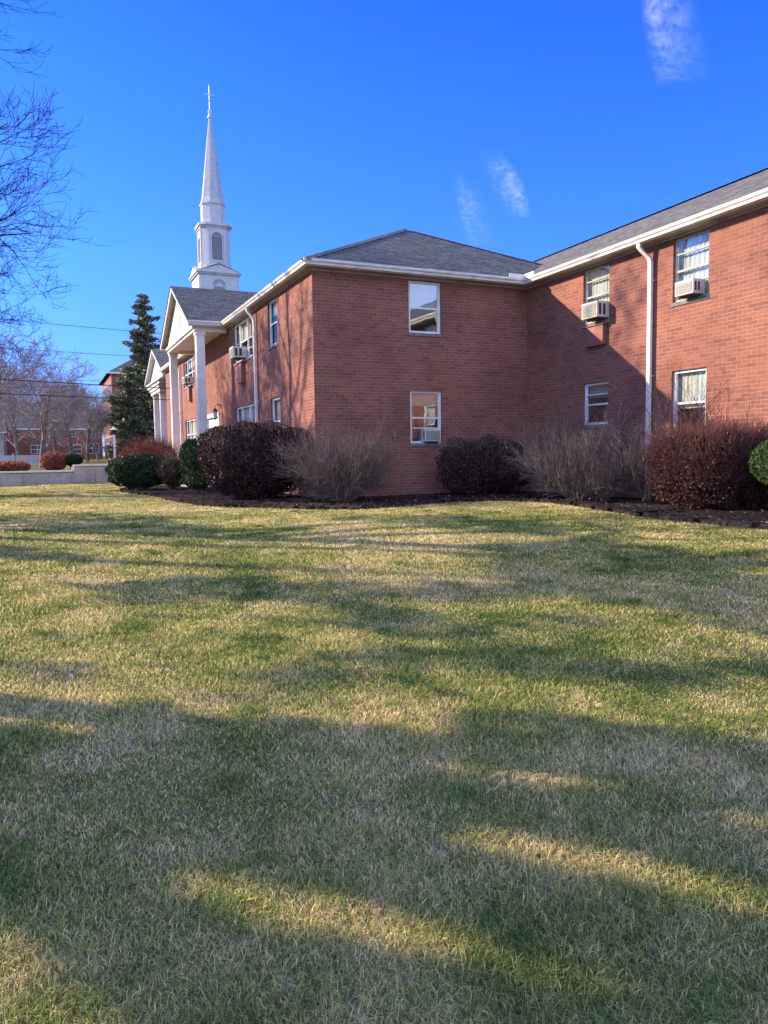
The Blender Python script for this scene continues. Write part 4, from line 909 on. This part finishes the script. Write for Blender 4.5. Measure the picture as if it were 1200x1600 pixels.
# ------------------------------------------------------------------ grass
def grass():
    A0, A1 = math.radians(-12), math.radians(60)
    n = 1350000; u = rng.random(n)
    a_, b_ = 1.35, 41.0; d = (math.sqrt(a_)+u*(math.sqrt(b_)-math.sqrt(a_)))**2
    th = A0+(A1-A0)*rng.random(n); x = d*np.sin(th); y = d*np.cos(th)
    n3 = 420000; d3 = (math.sqrt(a_)+rng.random(n3)*(math.sqrt(b_)-math.sqrt(a_)))**2; 
    t3 = np.where(rng.random(n3) < .7, A0-math.radians(75)*rng.random(n3)**1.5, A1+math.radians(60)*rng.random(n3))
    x = np.concatenate([x, d3*np.sin(t3)]); y = np.concatenate([y, d3*np.cos(t3)])
    nc = 260; cd_ = (math.sqrt(1.6)+rng.random(nc)*(math.sqrt(16)-math.sqrt(1.6)))**2; ct = A0+(A1-A0)*rng.random(nc); kk = rng.integers(0, nc, 26000)
    tx = cd_[kk]*np.sin(ct[kk])+rng.normal(size=26000)*.05; ty = cd_[kk]*np.cos(ct[kk])+rng.normal(size=26000)*.04
    x = np.concatenate([x, tx]); y = np.concatenate([y, ty]); d = np.hypot(x, y); n = len(x); tuft = np.arange(n) >= n-26000
    ok = (y < 40.9) & ~((x > 12.4)) & ~((x > 5.9) & (y > 17.9))
    bed = poly_mask([[(a-.05 if False else a, b) for a, b in edge]+[(13,5),(13,18),(6.3,18),(6.3,30.5)]], x, y)
    ok &= ~bed; x, y, d, tuft = x[ok], y[ok], d[ok], tuft[ok]; n = len(x)
    z = H(x, y)
    L = (.030+.026*rng.random(n))*np.clip(.9+.02*d, 1, 1.25)*(1+.35*np.sin(x*1.7+np.sin(y*2.1))*np.sin(y*1.3))*(1+.5*tuft)
    wd = .0005+.00042*d*(.7+.6*rng.random(n))
    an = rng.random(n)*6.283; lean = np.abs(rng.normal(size=n))*.5+.08; lean = np.clip(lean, 0, 1.45)
    dx, dy = np.cos(an)*np.sin(lean), np.sin(an)*np.sin(lean); dz = np.cos(lean)
    az = rng.random(n)*6.283; wx, wy = np.cos(az)*wd, np.sin(az)*wd
    P = np.stack([x, y, z-.004], 1); D = np.stack([dx, dy, dz], 1)*L[:,None]; W = np.stack([wx, wy, np.zeros(n)], 1)
    D2 = D.copy(); bend = (.25+.7*rng.random(n))[:,None]*L[:,None]; D2[:,2] *= .65; D2 += np.stack([np.cos(an+.5), np.sin(an+.5), np.zeros(n)], 1)*bend*.45
    mid = P+D*.5
    V = np.stack([P-W, P+W, mid+W*.8, mid-W*.8, P+D2*1.05], 1).reshape(-1,3)
    i = np.arange(n)*5
    F = np.stack([i, i+1, i+2, i+3, i+3, i+2, i+4], 1).ravel(); sz = np.tile([4,3], n)
    r = np.repeat(rng.random(n)*(1-.75*tuft), 5)
    o = np_mesh('grass', V, sz, F, M['grass'], None, r); tag(o, 'short mown grass, green mixed with straw coloured blades', kind='stuff')
grass()
# fallen leaves
def fallen():
    pts = []
    for _ in range(520):
        t = random.random(); k = t*(len(edge)-1); i = int(k); f = k-i
        if i >= len(edge)-1: continue
        a = np.array(edge[i])*(1-f)+np.array(edge[i+1])*f; b = np.array(wallp[i])*(1-f)+np.array(wallp[i+1])*f
        s = random.random()**1.6*.7-.06; p = a*(1-s)+b*s; pts.append((p[0], p[1], float(H(p[0],p[1]))+(.10 if s > 0 else .05)))
    for _ in range(40):
        d = 4+14*random.random(); th = math.radians(-5+60*random.random()); x, y = d*math.sin(th), d*math.cos(th); pts.append((x, y, float(H(x,y))+.045))
    P = np.array(pts); dirs = np.stack([np.cos(P[:,0]*37), np.sin(P[:,1]*31), np.zeros(len(P))], 1)
    V = []; F = []; r = []
    for p in P:
        a_ = random.random()*6.28; s_ = .019*(.5+random.random()); c_, n_ = math.cos(a_), math.sin(a_); t1, t2, cu = random.gauss(0,.3), random.gauss(0,.3), .3+.5*random.random()
        i = len(V)
        for u_, v_ in ((-1,0),(-.35,.55),(.4,.5),(1,0),(.4,-.5),(-.35,-.55),(0,0)):
            x_, y_ = s_*(u_*c_-v_*n_), s_*(u_*n_+v_*c_); V.append((p[0]+x_, p[1]+y_, p[2]+t1*x_+t2*y_+s_*cu*(abs(v_)+.3*u_*u_)))
        for k in range(6): F += [i+k, i+(k+1)%6, i+6]
        r += [random.random()]*7
    o = np_mesh('fallen_leaves', np.array(V), np.full(len(F)//3, 3), np.array(F), M['deadleaf'], None, np.array(r))
    tag(o, 'scattered dry fallen leaves on the mulch and grass', kind='stuff')
fallen()
# ------------------------------------------------------------------ power lines and clouds
def wire(label, a, b, sag, r):
    mb = MB(); pts = []
    for k in range(25):
        t = k/24; pts.append((a[0]+(b[0]-a[0])*t, a[1]+(b[1]-a[1])*t, a[2]+(b[2]-a[2])*t-4*sag*t*(1-t)))
    mb.tube(pts, r, 5, cap=False); o = build('power_line', mb, M['black']); tag(o, label, 'power line', 'overhead power lines'); return o
wire('thick upper overhead cable crossing low in front of the conifer', (-26,40.2,6.9), (XL,40.0,4.98), .28, .022)
wire('thick lower overhead cable crossing low in front of the conifer', (-26,40.6,5.9), (XL,40.3,4.42), .25, .018)
wire('thin overhead line attached under the thick cables', (-26,38.5,5.2), (XL,41.0,5.35), .55, .008)
wire('highest thin overhead line left of the conifer', (-30,90,17.6), (30,92,15.2), .35, .03)
wire('second highest thin overhead line left of the conifer', (-30,90,14.2), (30,92,12.6), .3, .028)
def cloud_mat():
    m = bpy.data.materials.new('cloud_wisp'); m.use_nodes = True; t = m.node_tree; t.nodes.clear(); o = N(t, 'ShaderNodeOutputMaterial')
    a = N(t, 'ShaderNodeAttribute'); a.attribute_name = 'rnd'
    uv = N(t, 'ShaderNodeAttribute'); uv.attribute_name = 'streak'
    mp = N(t, 'ShaderNodeMapping'); mp.inputs['Scale'].default_value = (8, 1.7, 1); mp.inputs['Rotation'].default_value = (0, 0, .5); t.links.new(uv.outputs['Vector'], mp.inputs[0])
    mp2 = N(t, 'ShaderNodeMapping'); mp2.inputs['Scale'].default_value = (4, 2, 1); t.links.new(uv.outputs['Vector'], mp2.inputs[0])
    n = noise_tex(t, 1.6, 8, mp.outputs[0], .62); n.inputs['Distortion'].default_value = .6; n2 = noise_tex(t, 1.3, 6, mp2.outputs[0], .7)
    f = math_n(t, 'MULTIPLY', math_n(t, 'SUBTRACT', n.outputs[0], .28), math_n(t, 'SUBTRACT', n2.outputs[0], .2), True)
    f = math_n(t, 'MULTIPLY', math_n(t, 'MULTIPLY', f, 9.0), a.outputs['Fac'], True)
    tr = N(t, 'ShaderNodeBsdfTransparent'); d = N(t, 'ShaderNodeBsdfTranslucent'); d.inputs[0].default_value = (.95,.95,.97,1)
    d2 = N(t, 'ShaderNodeBsdfDiffuse'); d2.inputs[0].default_value = (.95,.95,.97,1); ad = N(t, 'ShaderNodeAddShader'); t.links.new(d.outputs[0], ad.inputs[0]); t.links.new(d2.outputs[0], ad.inputs[1])
    mx = N(t, 'ShaderNodeMixShader'); t.links.new(f, mx.inputs[0]); t.links.new(tr.outputs[0], mx.inputs[1]); t.links.new(ad.outputs[0], mx.inputs[2]); t.links.new(mx.outputs[0], o.inputs[0])
    return m
CMAT = cloud_mat()
def cloud(label, A, B, W0, W1, zc, dens, edge_side=1, seed=0):
    """a thin cirrus streak from A to B with one sharper edge and fibres drifting off the other"""
    A = np.array(A, float); B = np.array(B, float); d = B-A; L = np.linalg.norm(d); d /= L; s = np.array([-d[1], d[0]])
    nu, nv = 60, 31; V = []; r = []; uv = []
    for i in range(nu):
        t = i/(nu-1); w_ = W0+(W1-W0)*t; c = A+(B-A)*t+s*math.sin(t*4+seed)*w_*.18
        for j in range(nv):
            q = (j/(nv-1)-.5)*2; p = c+s*q*w_; V.append((p[0], p[1], zc+50*math.sin(q*2+t*7))); e = min(1, t/.3, (1-t)/.15)
            k = q*edge_side; prof = max(0, 1-(.55-k)/1.55)**1.6 if k < .55 else max(0, 1-(k-.55)/.45)
            r.append(dens*prof*max(0, e)); uv.append((t*L/2500+seed, q*.8+seed, 0))
    i = (np.arange(nu-1)[:,None]*nv+np.arange(nv-1)[None]).ravel(); F = np.stack([i, i+1, i+nv+1, i+nv], 1)
    o = np_mesh('cloud', np.array(V), np.full(len(F), 4), F.ravel(), CMAT, None, np.array(r)); o.data.shade_smooth()
    at = o.data.attributes.new('streak', 'FLOAT_VECTOR', 'POINT'); at.data.foreach_set('vector', np.array(uv, np.float32).ravel())
    tag(o, label, 'cloud', 'thin wispy clouds'); return o
cloud('brightest wispy cloud streak at the top right of the sky', (4600,4700), (6650,6600), 230, 330, 4000, .15, 1, 0)
cloud('short slanting cloud wisp above the right wing roof valley', (5500,8900), (7750,11500), 230, 330, 4050, .11, -1, 3)
cloud('faintest cloud wisp just above the hipped roof', (5800,10000), (8500,13500), 260, 420, 4100, .065, 1, 5)
